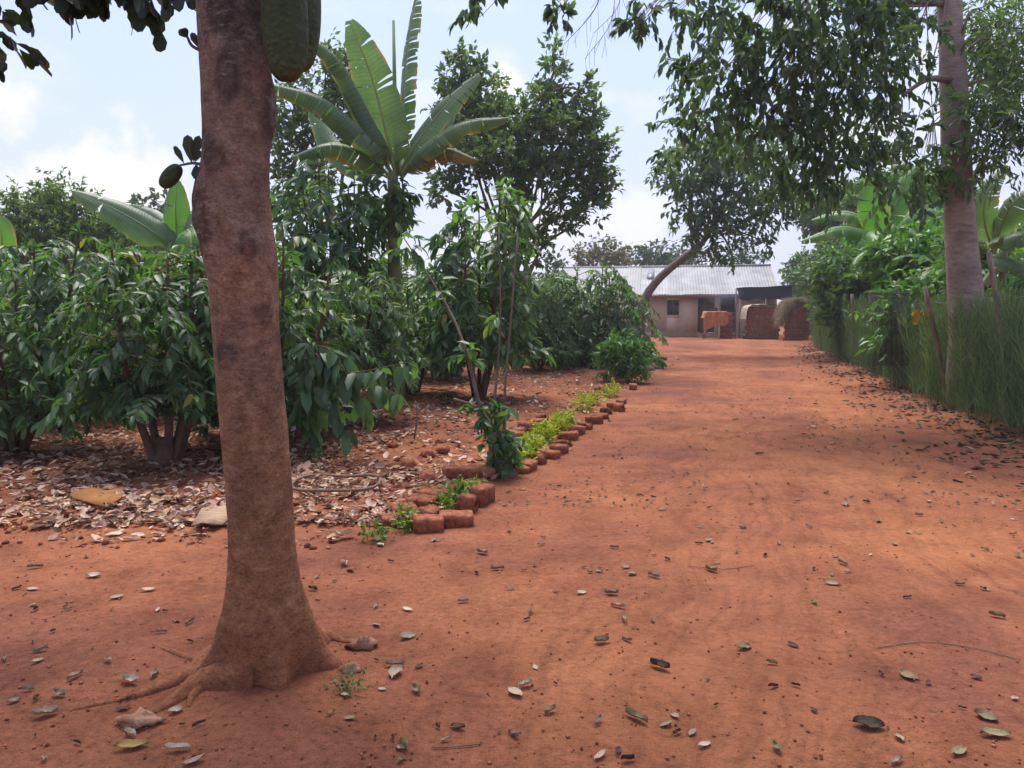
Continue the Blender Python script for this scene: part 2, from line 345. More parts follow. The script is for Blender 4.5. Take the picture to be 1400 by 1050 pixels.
M_CARD = mat_simple('brown_cardboard', (0.31, 0.135, 0.05), 0.9, 0.15, 0.25, 6, 0.3, 0.02)
M_SHEATH = mat_simple('pale_dry_sheath', (0.42, 0.28, 0.175), 0.85, 0.2, 0.25, 5, 0.4, 0.02, (1, 6, 1))
M_BLUE = mat_simple('bluish_scrap', (0.12, 0.14, 0.20), 0.5, 0.4, 0.2, 10)
M_WHITES = mat_simple('white_scrap', (0.72, 0.72, 0.72), 0.5, 0.4, 0.1, 10)
M_YEL = mat_simple('yellow_rag', (0.62, 0.40, 0.025), 0.7, 0.3, 0.2, 10)
M_NET = mat_simple('dark_netting', (0.055, 0.060, 0.055), 0.7, 0.3, 0.3, 10)
M_WIRE = mat_simple('fence_wire', (0.20, 0.19, 0.18), 0.5, 0.5, 0.2, 10)
M_POT = mat_simple('dark_pot', (0.03, 0.028, 0.028), 0.5, 0.5, 0.2, 10)
M_TWIG = mat_bark('grey_twig', (0.13, 0.10, 0.085), (0.26, 0.21, 0.18), (1, 1, 0.5), 20)

# ------------------------------------------------------------------ mesh builder
class MB:
    def __init__(s): s.v = []; s.li = []; s.lt = []; s.mi = []; s.n = 0; s.lam = []
    def add(s, V, faces, mi=0, lam=None):
        V = np.asarray(V, dtype=np.float32).reshape(-1, 3)
        li = []; lt = []
        for f in faces: li.extend(f); lt.append(len(f))
        s.v.append(V); s.li.append(np.array(li, dtype=np.int32)+s.n); s.lt.append(np.array(lt, dtype=np.int32))
        s.mi.append(np.full(len(lt), mi, dtype=np.int32)); s.n += len(V)
        s.lam.append(np.zeros((len(V), 3), np.float32) if lam is None else np.asarray(lam, np.float32))
    def addn(s, V, li, lt, mi=0):
        s.v.append(V.astype(np.float32)); s.li.append(li.astype(np.int32)+s.n); s.lt.append(lt.astype(np.int32))
        s.mi.append(np.full(len(lt), mi, dtype=np.int32)); s.n += len(V)
        s.lam.append(np.zeros((len(V), 3), np.float32))
    def tube(s, pts, r, n=7, mi=0, cap=True):
        pts = np.array([tuple(p) for p in pts], dtype=float); k = len(pts)
        if np.isscalar(r): r = [r]*k
        T = np.gradient(pts, axis=0); T /= np.linalg.norm(T, axis=1)[:, None]+1e-9
        ref = np.array([0.31, 0.87, 0.11])
        if abs(T[0] @ ref) > 0.9: ref = np.array([0.9, 0.1, 0.4])
        V = []
        A = ref - T[0]*(ref @ T[0]); A /= np.linalg.norm(A)
        for i in range(k):
            A = A - T[i]*(A @ T[i]); A /= np.linalg.norm(A)+1e-9
            B = np.cross(T[i], A)
            for j in range(n):
                a = 2*PI*j/n
                V.append(pts[i] + r[i]*(math.cos(a)*A + math.sin(a)*B))
        F = []
        for i in range(k-1):
            for j in range(n):
                F.append((i*n+j, i*n+(j+1) % n, (i+1)*n+(j+1) % n, (i+1)*n+j))
        if cap:
            F.append(tuple(range(n))[::-1]); F.append(tuple((k-1)*n+j for j in range(n)))
        s.add(V, F, mi)
    def box(s, c, size, mi=0, rot=None):
        cx, cy, cz = c; a, b, d = size[0]/2, size[1]/2, size[2]/2
        V = [Vector((x*a, y*b, z*d)) for x in (-1, 1) for y in (-1, 1) for z in (-1, 1)]
        if rot is not None: V = [rot @ v for v in V]
        V = [(v.x+cx, v.y+cy, v.z+cz) for v in V]
        s.add(V, [(0, 1, 3, 2), (4, 6, 7, 5), (0, 4, 5, 1), (2, 3, 7, 6), (0, 2, 6, 4), (1, 5, 7, 3)], mi)
    def leaves(s, Pp, D, Nn, Ln, W, tm, mi=0):
        t, faces = tm
        D = D/(np.linalg.norm(D, axis=1)[:, None]+1e-9)
        B = np.cross(D, Nn); B /= np.linalg.norm(B, axis=1)[:, None]+1e-9
        U = np.cross(B, D)
        m = len(t); n = len(Pp)
        V = (Pp[:, None, :] + D[:, None, :]*(t[None, :, 0, None]*Ln[:, None, None])
             + B[:, None, :]*(t[None, :, 1, None]*W[:, None, None]) + U[:, None, :]*(t[None, :, 2, None]*Ln[:, None, None]))
        li = np.concatenate([np.array(f) for f in faces]); lt = np.array([len(f) for f in faces])
        LI = (li[None, :] + (np.arange(n)*m)[:, None]).reshape(-1)
        s.addn(V.reshape(-1, 3), LI, np.tile(lt, n), mi)
    def build(s, name, mats, parent=None, loc=None, smooth=False):
        me = bpy.data.meshes.new(name)
        V = np.concatenate(s.v); LI = np.concatenate(s.li); LT = np.concatenate(s.lt); MI = np.concatenate(s.mi)
        me.vertices.add(len(V)); me.vertices.foreach_set('co', V.reshape(-1))
        me.loops.add(len(LI)); me.loops.foreach_set('vertex_index', LI)
        me.polygons.add(len(LT))
        LS = np.concatenate([[0], np.cumsum(LT)[:-1]]).astype(np.int32)
        me.polygons.foreach_set('loop_start', LS)
        try: me.polygons.foreach_set('loop_total', LT)
        except Exception: pass
        if not isinstance(mats, (list, tuple)): mats = [mats]
        for m in mats: me.materials.append(m)
        me.polygons.foreach_set('material_index', MI)
        me.update(calc_edges=True)
        if smooth: me.polygons.foreach_set('use_smooth', np.ones(len(LT), dtype=bool))
        lam = np.concatenate(s.lam)
        if lam.any():
            at = me.attributes.new('lam', 'FLOAT_VECTOR', 'POINT'); at.data.foreach_set('vector', lam.reshape(-1))
        o = bpy.data.objects.new(name, me); COL.objects.link(o)
        if parent: o.parent = parent
        if loc is not None: o.location = loc
        return o

LEAF4 = (np.array([(0, 0, 0), (0.45, 0.5, 0.07), (0.45, -0.5, 0.07), (1, 0, -0.12)]), [(0, 3, 1), (0, 2, 3)])
LEAF7 = (np.array([(0, 0, 0), (0.5, 0, 0.03), (1, 0, -0.14), (0.22, 0.40, 0.07), (0.66, 0.40, 0.04), (0.22, -0.40, 0.07), (0.66, -0.40, 0.04)]),
         [(0, 1, 4, 3), (1, 2, 4), (0, 5, 6, 1), (1, 6, 2)])
OBOV = (np.array([(0, 0, 0), (0.5, 0, 0.02), (1, 0, -0.06), (0.3, 0.27, 0.04), (0.62, 0.46, 0.04), (0.9, 0.3, 0), (0.3, -0.27, 0.04), (0.62, -0.46, 0.04), (0.9, -0.3, 0)]),
        [(0, 1, 4, 3), (1, 2, 5, 4), (0, 6, 7, 1), (1, 7, 8, 2)])
BLADE = (np.array([(0, 0.5, 0), (0, -0.5, 0), (0.55, -0.4, 0.03), (0.55, 0.4, 0.03), (1, 0, -0.03)]), [(0, 1, 2, 3), (3, 2, 4)])

# ------------------------------------------------------------------ object helpers
def tag(o, label=None, cat=None, group=None, kind=None):
    if label: o['label'] = label
    if cat: o['category'] = cat
    if group: o['group'] = group
    if kind: o['kind'] = kind
    return o
def thing(name, label, cat, loc=(0, 0, 0), rz=0.0, group=None, s=1.0):
    o = bpy.data.objects.new(name, None); COL.objects.link(o)
    o.empty_display_size = 0.2
    o.location = loc; o.rotation_euler = (0, 0, rz); o.scale = (s, s, s)
    return tag(o, label, cat, group)
def copy_tree(o, parent=None):
    c = o.copy(); COL.objects.link(c)
    if parent: c.parent = parent
    for ch in list(o.children): copy_tree(ch, c)
    return c
def rnd(seed): return np.random.default_rng(seed)
def unit(a): return a/(np.linalg.norm(a, axis=-1)[..., None]+1e-9)
def curve(pts, n=10):
    pts = [Vector(p) for p in pts]
    if len(pts) == 2:
        return [pts[0].lerp(pts[1], i/(n-1)) for i in range(n)]
    q = [pts[0]*2-pts[1]] + pts + [pts[-1]*2-pts[-2]]
    out = []; m = len(pts)-1
    for i in range(n):
        u = i/(n-1)*m; k = min(int(u), m-1); t = u-k
        a, b, c, d = q[k:k+4]
        out.append(0.5*((2*b)+(c-a)*t+(2*a-5*b+4*c-d)*t*t+(3*b-a-3*c+d)*t**3))
    return out

def clump(mb, rng, c, r, ntwig, nleaf, L, W, tl=0.35, droop=0.4, up=0.15, tm=LEAF4, mi=0, shell=2.4, spread=0.8, Lvar=0.3):
    """a leafy clump: twigs spread through an ellipsoid, each set with leaves"""
    c = np.array(c); r = np.array(r if not np.isscalar(r) else (r, r, r))
    d = unit(rng.normal(size=(ntwig, 3))); rr = rng.random(ntwig)**(1/shell)
    B = c + d*rr[:, None]*r
    T = unit(d*0.8 + rng.normal(size=(ntwig, 3))*0.55 + np.array([0, 0, up]))
    tw = tl*(0.6+0.8*rng.random(ntwig))
    k = (np.arange(nleaf)+0.5)/nleaf
    Pp = (B[:, None, :] + T[:, None, :]*(tw[:, None, None]*k[None, :, None]))
    Pp[:, :, 2] -= (tw[:, None]*k[None, :]**2)*droop*0.4
    Pp = Pp.reshape(-1, 3); n = len(Pp)
    Tr = np.repeat(T, nleaf, axis=0)
    D = unit(Tr*0.55 + rng.normal(size=(n, 3))*spread*0.6 + np.array([0, 0, -droop]))
    Nn = unit(rng.normal(size=(n, 3))*0.55 + np.array([0, 0, 1.0]))
    s = 1-Lvar+2*Lvar*rng.random(n)
    mb.leaves(Pp, D, Nn, L*s, W*s, tm, mi)

# ------------------------------------------------------------------ ground and drive
def axis(lo, hi, fine0, fine1, step, grow=1.14):
    a = list(np.arange(fine0, fine1+1e-6, step))
    s = step; x = fine1
    while x < hi: s *= grow; x += s; a.append(x)
    s = step; x = fine0; pre = []
    while x > lo: s *= grow; x -= s; pre.append(x)
    return np.array(pre[::-1]+a)
AX = axis(-320, 320, -6.0, 7.6, 0.065); AY = axis(-40, 420, 1.6, 12.5, 0.065, 1.1)
HZ = np.zeros((len(AX), len(AY)))
for i, x in enumerate(AX):
    for j, y in enumerate(AY):
        HZ[i, j] = gz(x, y) if abs(x) < 45 and -6 < y < 70 else 0.0
def sheet(name, mat, keep, dz, label):
    mb = MB(); idx = -np.ones(HZ.shape, dtype=int); V = []; F = []
    for i in range(len(AX)-1):
        for j in range(len(AY)-1):
            if not keep((AX[i]+AX[i+1])/2, (AY[j]+AY[j+1])/2): continue
            f = []
            for a, b in ((i, j), (i+1, j), (i+1, j+1), (i, j+1)):
                if idx[a, b] < 0:
                    idx[a, b] = len(V); V.append((AX[a], AY[b], HZ[a, b]+dz))
                f.append(idx[a, b])
            F.append(tuple(f))
    mb.add(V, F)
    return tag(mb.build(name, mat, smooth=True), label, 'ground', kind='structure')
sheet('ground', M_SOIL, lambda x, y: True, 0.0, 'red laterite earth stretching under the garden and trees')
def on_drive(x, y):
    if y < -3 or y > 45: return False
    if y < 5.0: return -6.5 < x < hedge_x(y)-0.3
    return edge_d(x, y) > 0.05 and x < hedge_x(y)-0.35
sheet('driveway', M_SOILDRIVE, on_drive, 0.004, 'bare packed red earth driveway leading to the house')

# ------------------------------------------------------------------ foreground jackfruit tree
def jackfruit_tree():
    D0 = 3.3
    prof = [(-420, 262, 362), (-250, 264, 363), (-120, 266, 364), (0, 268, 363), (60, 272, 366), (110, 276, 369), (150, 277, 371), (200, 279, 367), (230, 279, 367), (270, 272, 368),
            (300, 273, 371), (330, 280, 376), (350, 282, 379), (400, 287, 381), (450, 291, 383), (500, 295, 385), (550, 299, 389), (600, 303, 394), (650, 308, 397),
            (700, 312, 400), (750, 314, 404), (800, 313, 411), (830, 310, 419), (860, 306, 428), (890, 302, 437), (920, 298, 442), (950, 294, 446)]
    base = G(352, 905)
    root = thing('jackfruit_tree', 'tall jackfruit tree trunk with hanging green fruit in the foreground, exposed roots on red earth', 'tree', base)
    ys = np.array([p[0] for p in prof], float)
    zs = np.array([P(350, p[0], D0).z for p in prof]); order = np.argsort(zs)
    zs = zs[order]
    cx = np.array([P((p[1]+p[2])/2, p[0], D0).x for p in prof])[order]
    hw = []
    for p in prof:
        r = ray(350, p[0]); hw.append(0.965*(p[2]-p[1])/2/FPX*D0/r.y)
    hw = np.array(hw)[order]
    n = 56; hs = np.linspace(base.z-0.06, zs[-1], 150)
    knots = [(P(270, 272, D0).z, PI, 0.035, 0.16, 0.5), (P(372, 150, D0).z, 0.0, 0.03, 0.14, 0.5), (P(335, 118, D0).z, -PI/2+0.1, 0.02, 0.10, 0.35), (P(300, 215, D0).z, -PI/2-0.5, 0.02, 0.06, 0.3),
             (P(352, 340, D0).z, -PI/2+0.5, 0.022, 0.06, 0.25), (P(366, 430, D0).z, -PI/2+0.9, 0.02, 0.05, 0.25), (P(280, 330, D0).z, PI+0.3, 0.02, 0.10, 0.35), (P(318, 482, D0).z, -PI/2-0.35, 0.008, 0.05, 0.4), (P(318, 225, D0).z, -PI/2-0.3, 0.012, 0.055, 0.38), (P(330, 30, D0).z, -PI/2, 0.01, 0.09, 0.4), (P(300, 300, D0).z, -PI/2-0.8, 0.012, 0.12, 0.35)]
    roots = [(PI+0.62, 0.21, 0.24), (PI+0.12, 0.12, 0.2), (-0.10, 0.15, 0.26), (-PI/2+0.42, 0.10, 0.26), (-PI/2-0.30, 0.085, 0.22), (0.9, 0.15, 0.3), (PI/2+0.5, 0.15, 0.3)]
    mb = MB(); V = []; F = []; LMK = []
    for i, z in enumerate(hs):
        c = np.interp(z, zs, cx); r0 = np.interp(z, zs, hw)
        hb = z-base.z
        r0 = min(r0, 0.175+0.0*hb) if hb < 0.25 else r0
        for j in range(n):
            th = 2*PI*j/n; r = r0; dk = 0.0
            for (kz, ka, amp, wz, wa) in knots:
                da = math.atan2(math.sin(th-ka), math.cos(th-ka))
                q = ((z-kz)/wz)**2+(da/wa)**2
                r += amp*math.exp(-q) - 0.35*amp*math.exp(-q*6)
                dk = max(dk, math.exp(-((math.sqrt(q)-0.75)/0.28)**2)*0.9, 0.6*math.exp(-q*2.5))
            for (ra, amp, w) in roots:
                da = math.atan2(math.sin(th-ra), math.cos(th-ra))
                r += amp*math.exp(-(da/w)**2)*math.exp(-max(hb, 0)/0.115)
            r += 0.015*math.exp(-max(hb, 0)/0.25)
            v = Vector((math.cos(th)*2.2, math.sin(th)*2.2, z*3.0))
            r *= 1+0.04*mn.noise(v)+0.022*mn.noise(v*3.5+Vector((0, 0, z*4)))+0.008*mn.noise(v*11+Vector((0, 0, z*20)))
            LMK.append((dk, 0, 0.01)); V.append((c+r*math.cos(th)-base.x, D0+r*math.sin(th)-base.y, z-base.z))
    for i in range(len(hs)-1):
        for j in range(n):
            F.append((i*n+j, i*n+(j+1) % n, (i+1)*n+(j+1) % n, (i+1)*n+j))
    mb.add(V, F, 0, LMK)
    tr = mb.build('trunk', M_JBARK, root, smooth=True)
    # surface roots running out over the earth
    M_ROOT = mat_bark('soil_dusted_root', (0.22, 0.095, 0.045), (0.40, 0.19, 0.10), (1, 1, 1), 14)
    def rt(pix, rads, lift=0.0):
        pts = []
        for (px, py) in pix:
            g = G(px, py); pts.append((g.x-base.x, g.y-base.y, g.z-base.z+lift))
        c = curve(pts, 18)
        rr = np.interp(np.linspace(0, 1, 18), np.linspace(0, 1, len(rads)), rads)
        for k in range(18):
            c[k].z += 0.006*mn.noise(Vector((k*0.9, pix[0][0]*0.1, 0)))
            rr[k] *= 1+0.15*mn.noise(Vector((k*0.7, pix[0][0]*0.3, 3)))
        m = MB(); m.tube(c, rr, 10)
        o = m.build('root', M_JBARK, root, smooth=True)
    rt([(335, 905), (290, 905), (262, 925), (190, 952), (100, 972)], [0.11, 0.075, 0.042, 0.022, 0.008])
    rt([(345, 925), (300, 932), (268, 940), (235, 962), (197, 982)], [0.11, 0.085, 0.052, 0.030, 0.010])
    rt([(272, 942), (262, 955), (258, 968)], [0.03, 0.02, 0.008])
    rt([(285, 908), (250, 898), (205, 880)], [0.03, 0.016, 0.006])
    rt([(400, 890), (440, 872), (478, 880)], [0.085, 0.045, 0.010])
    rt([(300, 918), (258, 936), (232, 934)], [0.03, 0.014, 0.006])
    # limbs and crown above the frame, spread with added long limbs to shade the foreground
    top = Vector((np.interp(zs[-1], zs, cx), D0, zs[-1]))
    rng = rnd(5)
    lm = MB()
    ends = []
    for k, (az, el, ln) in enumerate([(0.3, 0.9, 2.2), (1.4, 0.75, 2.3), (2.4, 0.8, 2.4), (3.3, 0.55, 2.6), (4.2, 0.7, 2.4), (5.3, 0.8, 2.3), (0, 1.5, 2.6), (0.1, 0.75, 3.0), (5.9, 0.72, 4.0), (5.2, 0.7, 4.3), (4.5, 0.62, 4.2), (3.8, 0.6, 4.0), (0.55, 1.05, 3.4)]):
        e = top + Vector((math.cos(az)*math.cos(el), math.sin(az)*math.cos(el), math.sin(el)))*ln
        mid = top.lerp(e, 0.5)+Vector((rng.normal()*0.1, rng.normal()*0.1, 0.12))
        lm.tube([p-base for p in curve([top-Vector((0, 0, 0.15)), mid, e], 9)], np.linspace(0.10, 0.03, 9), 8)
        ends += [e, mid]
    # low drooping branch at the left edge of the picture
    b0 = top-Vector((0, 0, 0.2)); bend = P(60, -90, 3.7); bend2 = P(-30, -10, 3.9)
    lm.tube([p-base for p in curve([b0, P(200, -170, 3.5), bend, bend2], 12)], np.linspace(0.05, 0.012, 12), 7)
    lm.build('branches', M_BARK, root, smooth=True)
    cr = MB()
    b = np.array(base)
    for e in ends:
        clump(cr, rng, np.array(e)-b+np.array([0, 0, 0.35]), (0.95, 0.95, 0.62), 82, 8, 0.135, 0.075, 0.4, 0.35, 0.1, OBOV)
    for (px, py, d, rx, rz, nt) in [(150, -42, 3.7, 0.26, 0.115, 34), (80, -62, 3.6, 0.26, 0.13, 34), (-30, 30, 3.9, 0.14, 0.16, 16), (-45, 80, 3.9, 0.12, 0.20, 8), (195, -48, 3.6, 0.11, 0.08, 10), (268, -50, 3.45, 0.09, 0.09, 9), (20, -60, 3.8, 0.22, 0.14, 24)]:
        p = P(px, py, d)
        clump(cr, rng, np.array(p)-b, (rx, 0.22, rz), nt, 4, 0.10, 0.058, 0.10, 0.95, -0.2, OBOV, spread=0.6)
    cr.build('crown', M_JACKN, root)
    # fruit: a big one and a longer one behind it
    def fruit(px, pytop, pybot, hwpx, d, lean, seed):
        a = P(px, pytop, d); bb = P(px+lean, pybot, d)
        c = a.lerp(bb, 0.5); hl = (a-bb).length/2; w = hwpx/FPX*d
        m = MB(); V = []; F = []; nn, mm = 40, 30
        ax = (a-bb).normalized(); sx = Vector((1, 0, 0)); sx = (sx-ax*sx.dot(ax)).normalized(); sy = ax.cross(sx)
        for i in range(mm+1):
            t = PI*i/mm
            for j in range(nn):
                p2 = 2*PI*j/nn
                rr = w*math.sin(t)**0.62*(1+0.06*math.cos(t+PI))*(1+0.05*mn.noise(Vector((math.cos(p2)*1.5, math.sin(p2)*1.5, t*1.4+seed))))
                p = c + ax*(hl*math.cos(t)) + sx*(rr*math.cos(p2)) + sy*(rr*math.sin(p2))
                V.append(p-base)
        for i in range(mm):
            for j in range(nn):
                F.append((i*nn+j, (i+1)*nn+j, (i+1)*nn+(j+1) % nn, i*nn+(j+1) % nn))
        m.add(V, F)
        f = m.build('fruit', M_FRUIT, root, smooth=True)
        s = MB(); s.tube([p-base for p in curve([a-ax*0.02, a+Vector((-0.03, 0, 0.10)), Vector((top.x+0.05, D0, a.z+0.2))], 6)], [0.02, 0.02, 0.02, 0.022, 0.025, 0.03], 8)
        st = s.build('stalk', M_BARK, root, smooth=True)
        st.parent = f
        return f
    fruit(386, -75, 111, 30, 3.17, 6, 1.0)
    fruit(392, -190, 98, 36, 3.42, 14, 4.0)
    # leafy sprigs sprouting from the bark on the left
    def sprig(name, stem, leaves_, extra=None):
        m = MB()
        pts = [P(px, py, 3.28)-base for px, py in stem]
        m.tube(curve(pts, 8), np.linspace(0.008, 0.005, 8), 6, 1)
        for (x0, y0, x1, y1, w) in leaves_:
            p0 = P(x0, y0, 3.27); p1 = P(x1, y1, 3.25)
            m.leaves(np.array([p0-base]), np.array([p1-p0]), np.array([(0.25, -1, 0.3)]), np.array([(p1-p0).length]), np.array([w]), OBOV, 0)
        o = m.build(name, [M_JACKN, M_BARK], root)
        return o
    s = sprig('sprig', [(282, 227), (265, 223), (246, 226)], [(262, 223, 256, 184, 0.055), (264, 222, 272, 185, 0.045), (252, 224, 238, 199, 0.03), (268, 224, 270, 246, 0.05), (266, 222, 274, 206, 0.03)])
    m = MB(); V = []; F = []
    a = P(246, 226, 3.25); bq = P(221, 256, 3.25); ax = (a-bq).normalized(); hl = (a-bq).length/2; c = a.lerp(bq, 0.5)
    sx = Vector((1, 0, 0)); sx = (sx-ax*sx.dot(ax)).normalized(); sy = ax.cross(sx)
    for i in range(13):
        t = PI*i/12
        for j in range(12):
            p2 = 2*PI*j/12; V.append(c+ax*hl*math.cos(t)+(sx*math.cos(p2)+sy*math.sin(p2))*0.034*math.sin(t)**0.8-base)
    for i in range(12):
        for j in range(12): F.append((i*12+j, (i+1)*12+j, (i+1)*12+(j+1) % 12, i*12+(j+1) % 12))
    m.add(V, F); m.build('young_fruit', M_FRUIT, s, smooth=True)
    sprig('sprig', [(276, 70), (262, 62), (256, 50)], [(256, 52, 245, 40, 0.04), (257, 50, 251, 38, 0.03), (272, 66, 262, 44, 0.035)])
jackfruit_tree()

# ------------------------------------------------------------------ coffee trees
def make_coffee(seed, H=2.3, R=1.15, ns=5, L=0.19, per=20, mats=None, baser=0.16, wide=False, zlow=0.35):
    rng = rnd(seed); st = MB(); cr = MB()
    PP, DD, NN, LL = [], [], [], []
    for s in range(ns):
        az = 2*PI*s/ns+rng.normal()*0.3
        lean = (0.35+0.5*rng.random())*R*0.75
        b = Vector((math.cos(az)*baser*0.5, math.sin(az)*baser*0.5, -0.05))
        e = Vector((math.cos(az)*lean, math.sin(az)*lean, H*(0.80+0.2*rng.random())))
        m1 = b.lerp(e, 0.4)+Vector((math.cos(az)*0.12, math.sin(az)*0.12, 0.05))
        path = curve([b, m1, e], 14)
        st.tube(path, np.linspace(0.045, 0.010, 14)*(baser/0.16)**0.5, 7)
        for k in range(per):
            u = 0.0+k/per
            u = zlow/H + (1-zlow/H)*u
            f = u*13; i0 = min(int(f), 12); p0 = path[i0].lerp(path[i0+1], f-i0)
            a2 = az+rng.normal()*1.15 if rng.random() < 0.75 else rng.random()*2*PI
            ln = R*(0.85-0.45*u)*(0.7+0.6*rng.random())
            dr = ln*(0.25+0.55*rng.random())
            out = Vector((math.cos(a2), math.sin(a2), 0))
            p1 = p0+out*ln*0.5+Vector((0, 0, ln*0.14)); p2 = p0+out*ln+Vector((0, 0, -dr*0.6))
            if p2.z < zlow*0.62: p2.z = zlow*(0.62+0.25*rng.random())
            lp = curve([p0, p1, p2], 8)
            st.tube(lp, np.linspace(0.008, 0.003, 8), 4, cap=False)
            nn = max(6, int(ln/(L*0.30)))
            for q in range(nn):
                t = 0.18+0.82*(q+0.5)/nn; f = t*7; i1 = min(int(f), 6); p = lp[i1].lerp(lp[i1+1], f-i1)
                fw = (lp[i1+1]-lp[i1]).normalized(); sd = fw.cross(Vector((0, 0, 1))).normalized()
                for sg in (-1, 1):
                    d = sd*sg*(0.55+0.35*rng.random())+fw*0.5+Vector((0, 0, 0.05-0.95*rng.random()))+Vector(rng.normal(size=3)*0.22)
                    PP.append(p); DD.append(d); NN.append(Vector((0, 0, 1))+Vector(rng.normal(size=3)*0.3)+fw*0.2); LL.append(L*(0.45+0.85*rng.random()))
            # terminal tuft
            for q in range(4):
                d = (lp[-1]-lp[-2]).normalized()*0.6+Vector(rng.normal(size=3)*0.5)+Vector((0, 0, -0.4))
                PP.append(lp[-1]); DD.append(d); NN.append(Vector((0, 0, 1))+Vector(rng.normal(size=3)*0.3)); LL.append(L*(0.7+0.5*rng.random()))
        for q in range(8):
            d = Vector(rng.normal(size=3)*0.6)+Vector((0, 0, 0.25))
            PP.append(path[-1]); DD.append(d); NN.append(Vector(rng.normal(size=3)*0.5)+Vector((0, 0, 1))); LL.append(L*0.8)
    LL = np.array(LL)
    cr.leaves(np.array(PP), np.array(DD), np.array(NN), LL, LL*0.37, LEAF7)
    if baser > 0.13:
        st.tube([(0, 0, -0.1), (0, 0, 0.05), (0.01, 0, 0.25)], [baser, baser*0.85, baser*0.5], 9)
    return st, cr
COF = {}
def coffee_proto(key, **kw):
    st, cr = make_coffee(**kw); COF[key] = (st, cr, kw)
    return key
PROTO = {}
def coffee(key, loc, rz, s, label, group='coffee trees standing in the garden', mat=None, barkm=None, sz=1.0):
    if key not in PROTO:
        st, cr = make_coffee(**CKW[key])
        root = thing('coffee_tree', label, 'coffee tree', loc, rz, group, s)
        a = st.build('trunk', barkm or M_COFBARK, root, smooth=True); b = cr.build('crown', mat or M_COFFEE, root)
        PROTO[key] = root
    else:
        root = copy_tree(PROTO[key])
        root.location = loc; root.rotation_euler = (0, 0, rz); root.scale = (s, s, s); tag(root, label, 'coffee tree', group)
        if mat:
            for c in root.children:
                if c.name.startswith('crown'):
                    c.data = c.data.copy(); c.data.materials[0] = mat
    root.scale = (s, s, s*sz)
    return root
CKW = {
    'a': dict(seed=11, H=2.35, R=1.1, ns=7, L=0.15, per=25, baser=0.19, zlow=0.85),
    'b': dict(seed=12, H=2.4, R=1.15, ns=6, L=0.15, per=26, baser=0.13, zlow=0.5),
    'c': dict(seed=13, H=2.3, R=1.1, ns=7, L=0.145, per=23, baser=0.14, zlow=0.7),
    'tall': dict(seed=14, H=4.1, R=1.1, ns=7, L=0.25, per=24, baser=0.15, zlow=1.2),
    'tall2': dict(seed=15, H=3.7, R=1.0, ns=6, L=0.25, per=24, baser=0.14, zlow=1.0),
    'bush': dict(seed=16, H=2.5, R=1.85, ns=9, L=0.19, per=27, baser=0.16, zlow=0.15),
}
g = G(226, 632)
coffee('a', g, 0.4, 1.0, 'dark coffee tree with a thick forked trunk, just beside the big foreground trunk')
coffee('b', GD(15, 8.3), 2.0, 1.0, 'coffee tree whose leaves droop almost to the ground at the left edge of the photo')
coffee('b', GD(375, 8.9), 0.6, 0.98, 'coffee tree half hidden behind the foreground jackfruit trunk, low leafy branch to its right')
coffee('c', GD(95, 10.8), 0.2, 1.12, 'coffee tree with two pale bare stems between the forked one and the edge one', mat=M_COFFEE_L)
coffee('tall', GD(470, 12.6), 1.0, 1.0, 'tall coffee tree with large hanging leaves directly below the big banana leaves')
coffee('tall2', GD(655, 13.4), 2.0, 1.0, 'tall coffee tree with large hanging leaves on the right of the big banana stem')
coffee('c', GD(565, 14.3), 2.9, 0.95, 'low coffee tree filling the gap between the two tall large leaved coffee trees')
coffee('bush', GD(812, 21.6), 0.0, 1.06, 'broad rounded coffee bush standing in front of the iron roofed house', sz=1.06)
coffee('c', GD(735, 19.8), 4.1, 0.95, 'dark coffee bush touching the broad rounded one in front of the house')
coffee('b', GD(300, 11.4), 4.0, 1.1, 'coffee tree behind the forked trunked one, seen past the foreground trunk', mat=M_COFFEE_L)
coffee('a', GD(465, 10.6), 5.0, 0.92, 'coffee tree with bright young leaves next behind the low leafy branch', mat=M_COFFEE_L)
rows = [(-60, 11.5), (190, 13.2), (390, 13.6), (20, 14.5), (110, 17.5), (250, 16.6), (340, 18.2), (450, 16.8), (530, 18.5), (620, 17.2), (-40, 18.6), (690, 23.4), (600, 22), (500, 23), (400, 22.5), (300, 22.5), (200, 21.5), (80, 22.5)]
rr_ = random.Random(3)
for i, (px, d) in enumerate(rows):
    coffee(('a', 'b', 'c')[i % 3], GD(px, d), rr_.random()*6.28, 0.98+0.12*rr_.random(),
           'dark green coffee tree in the back rows behind the foremost coffee trees', 'coffee trees of the back rows', mat=(None, M_COFFEE_L, None)[i % 3])

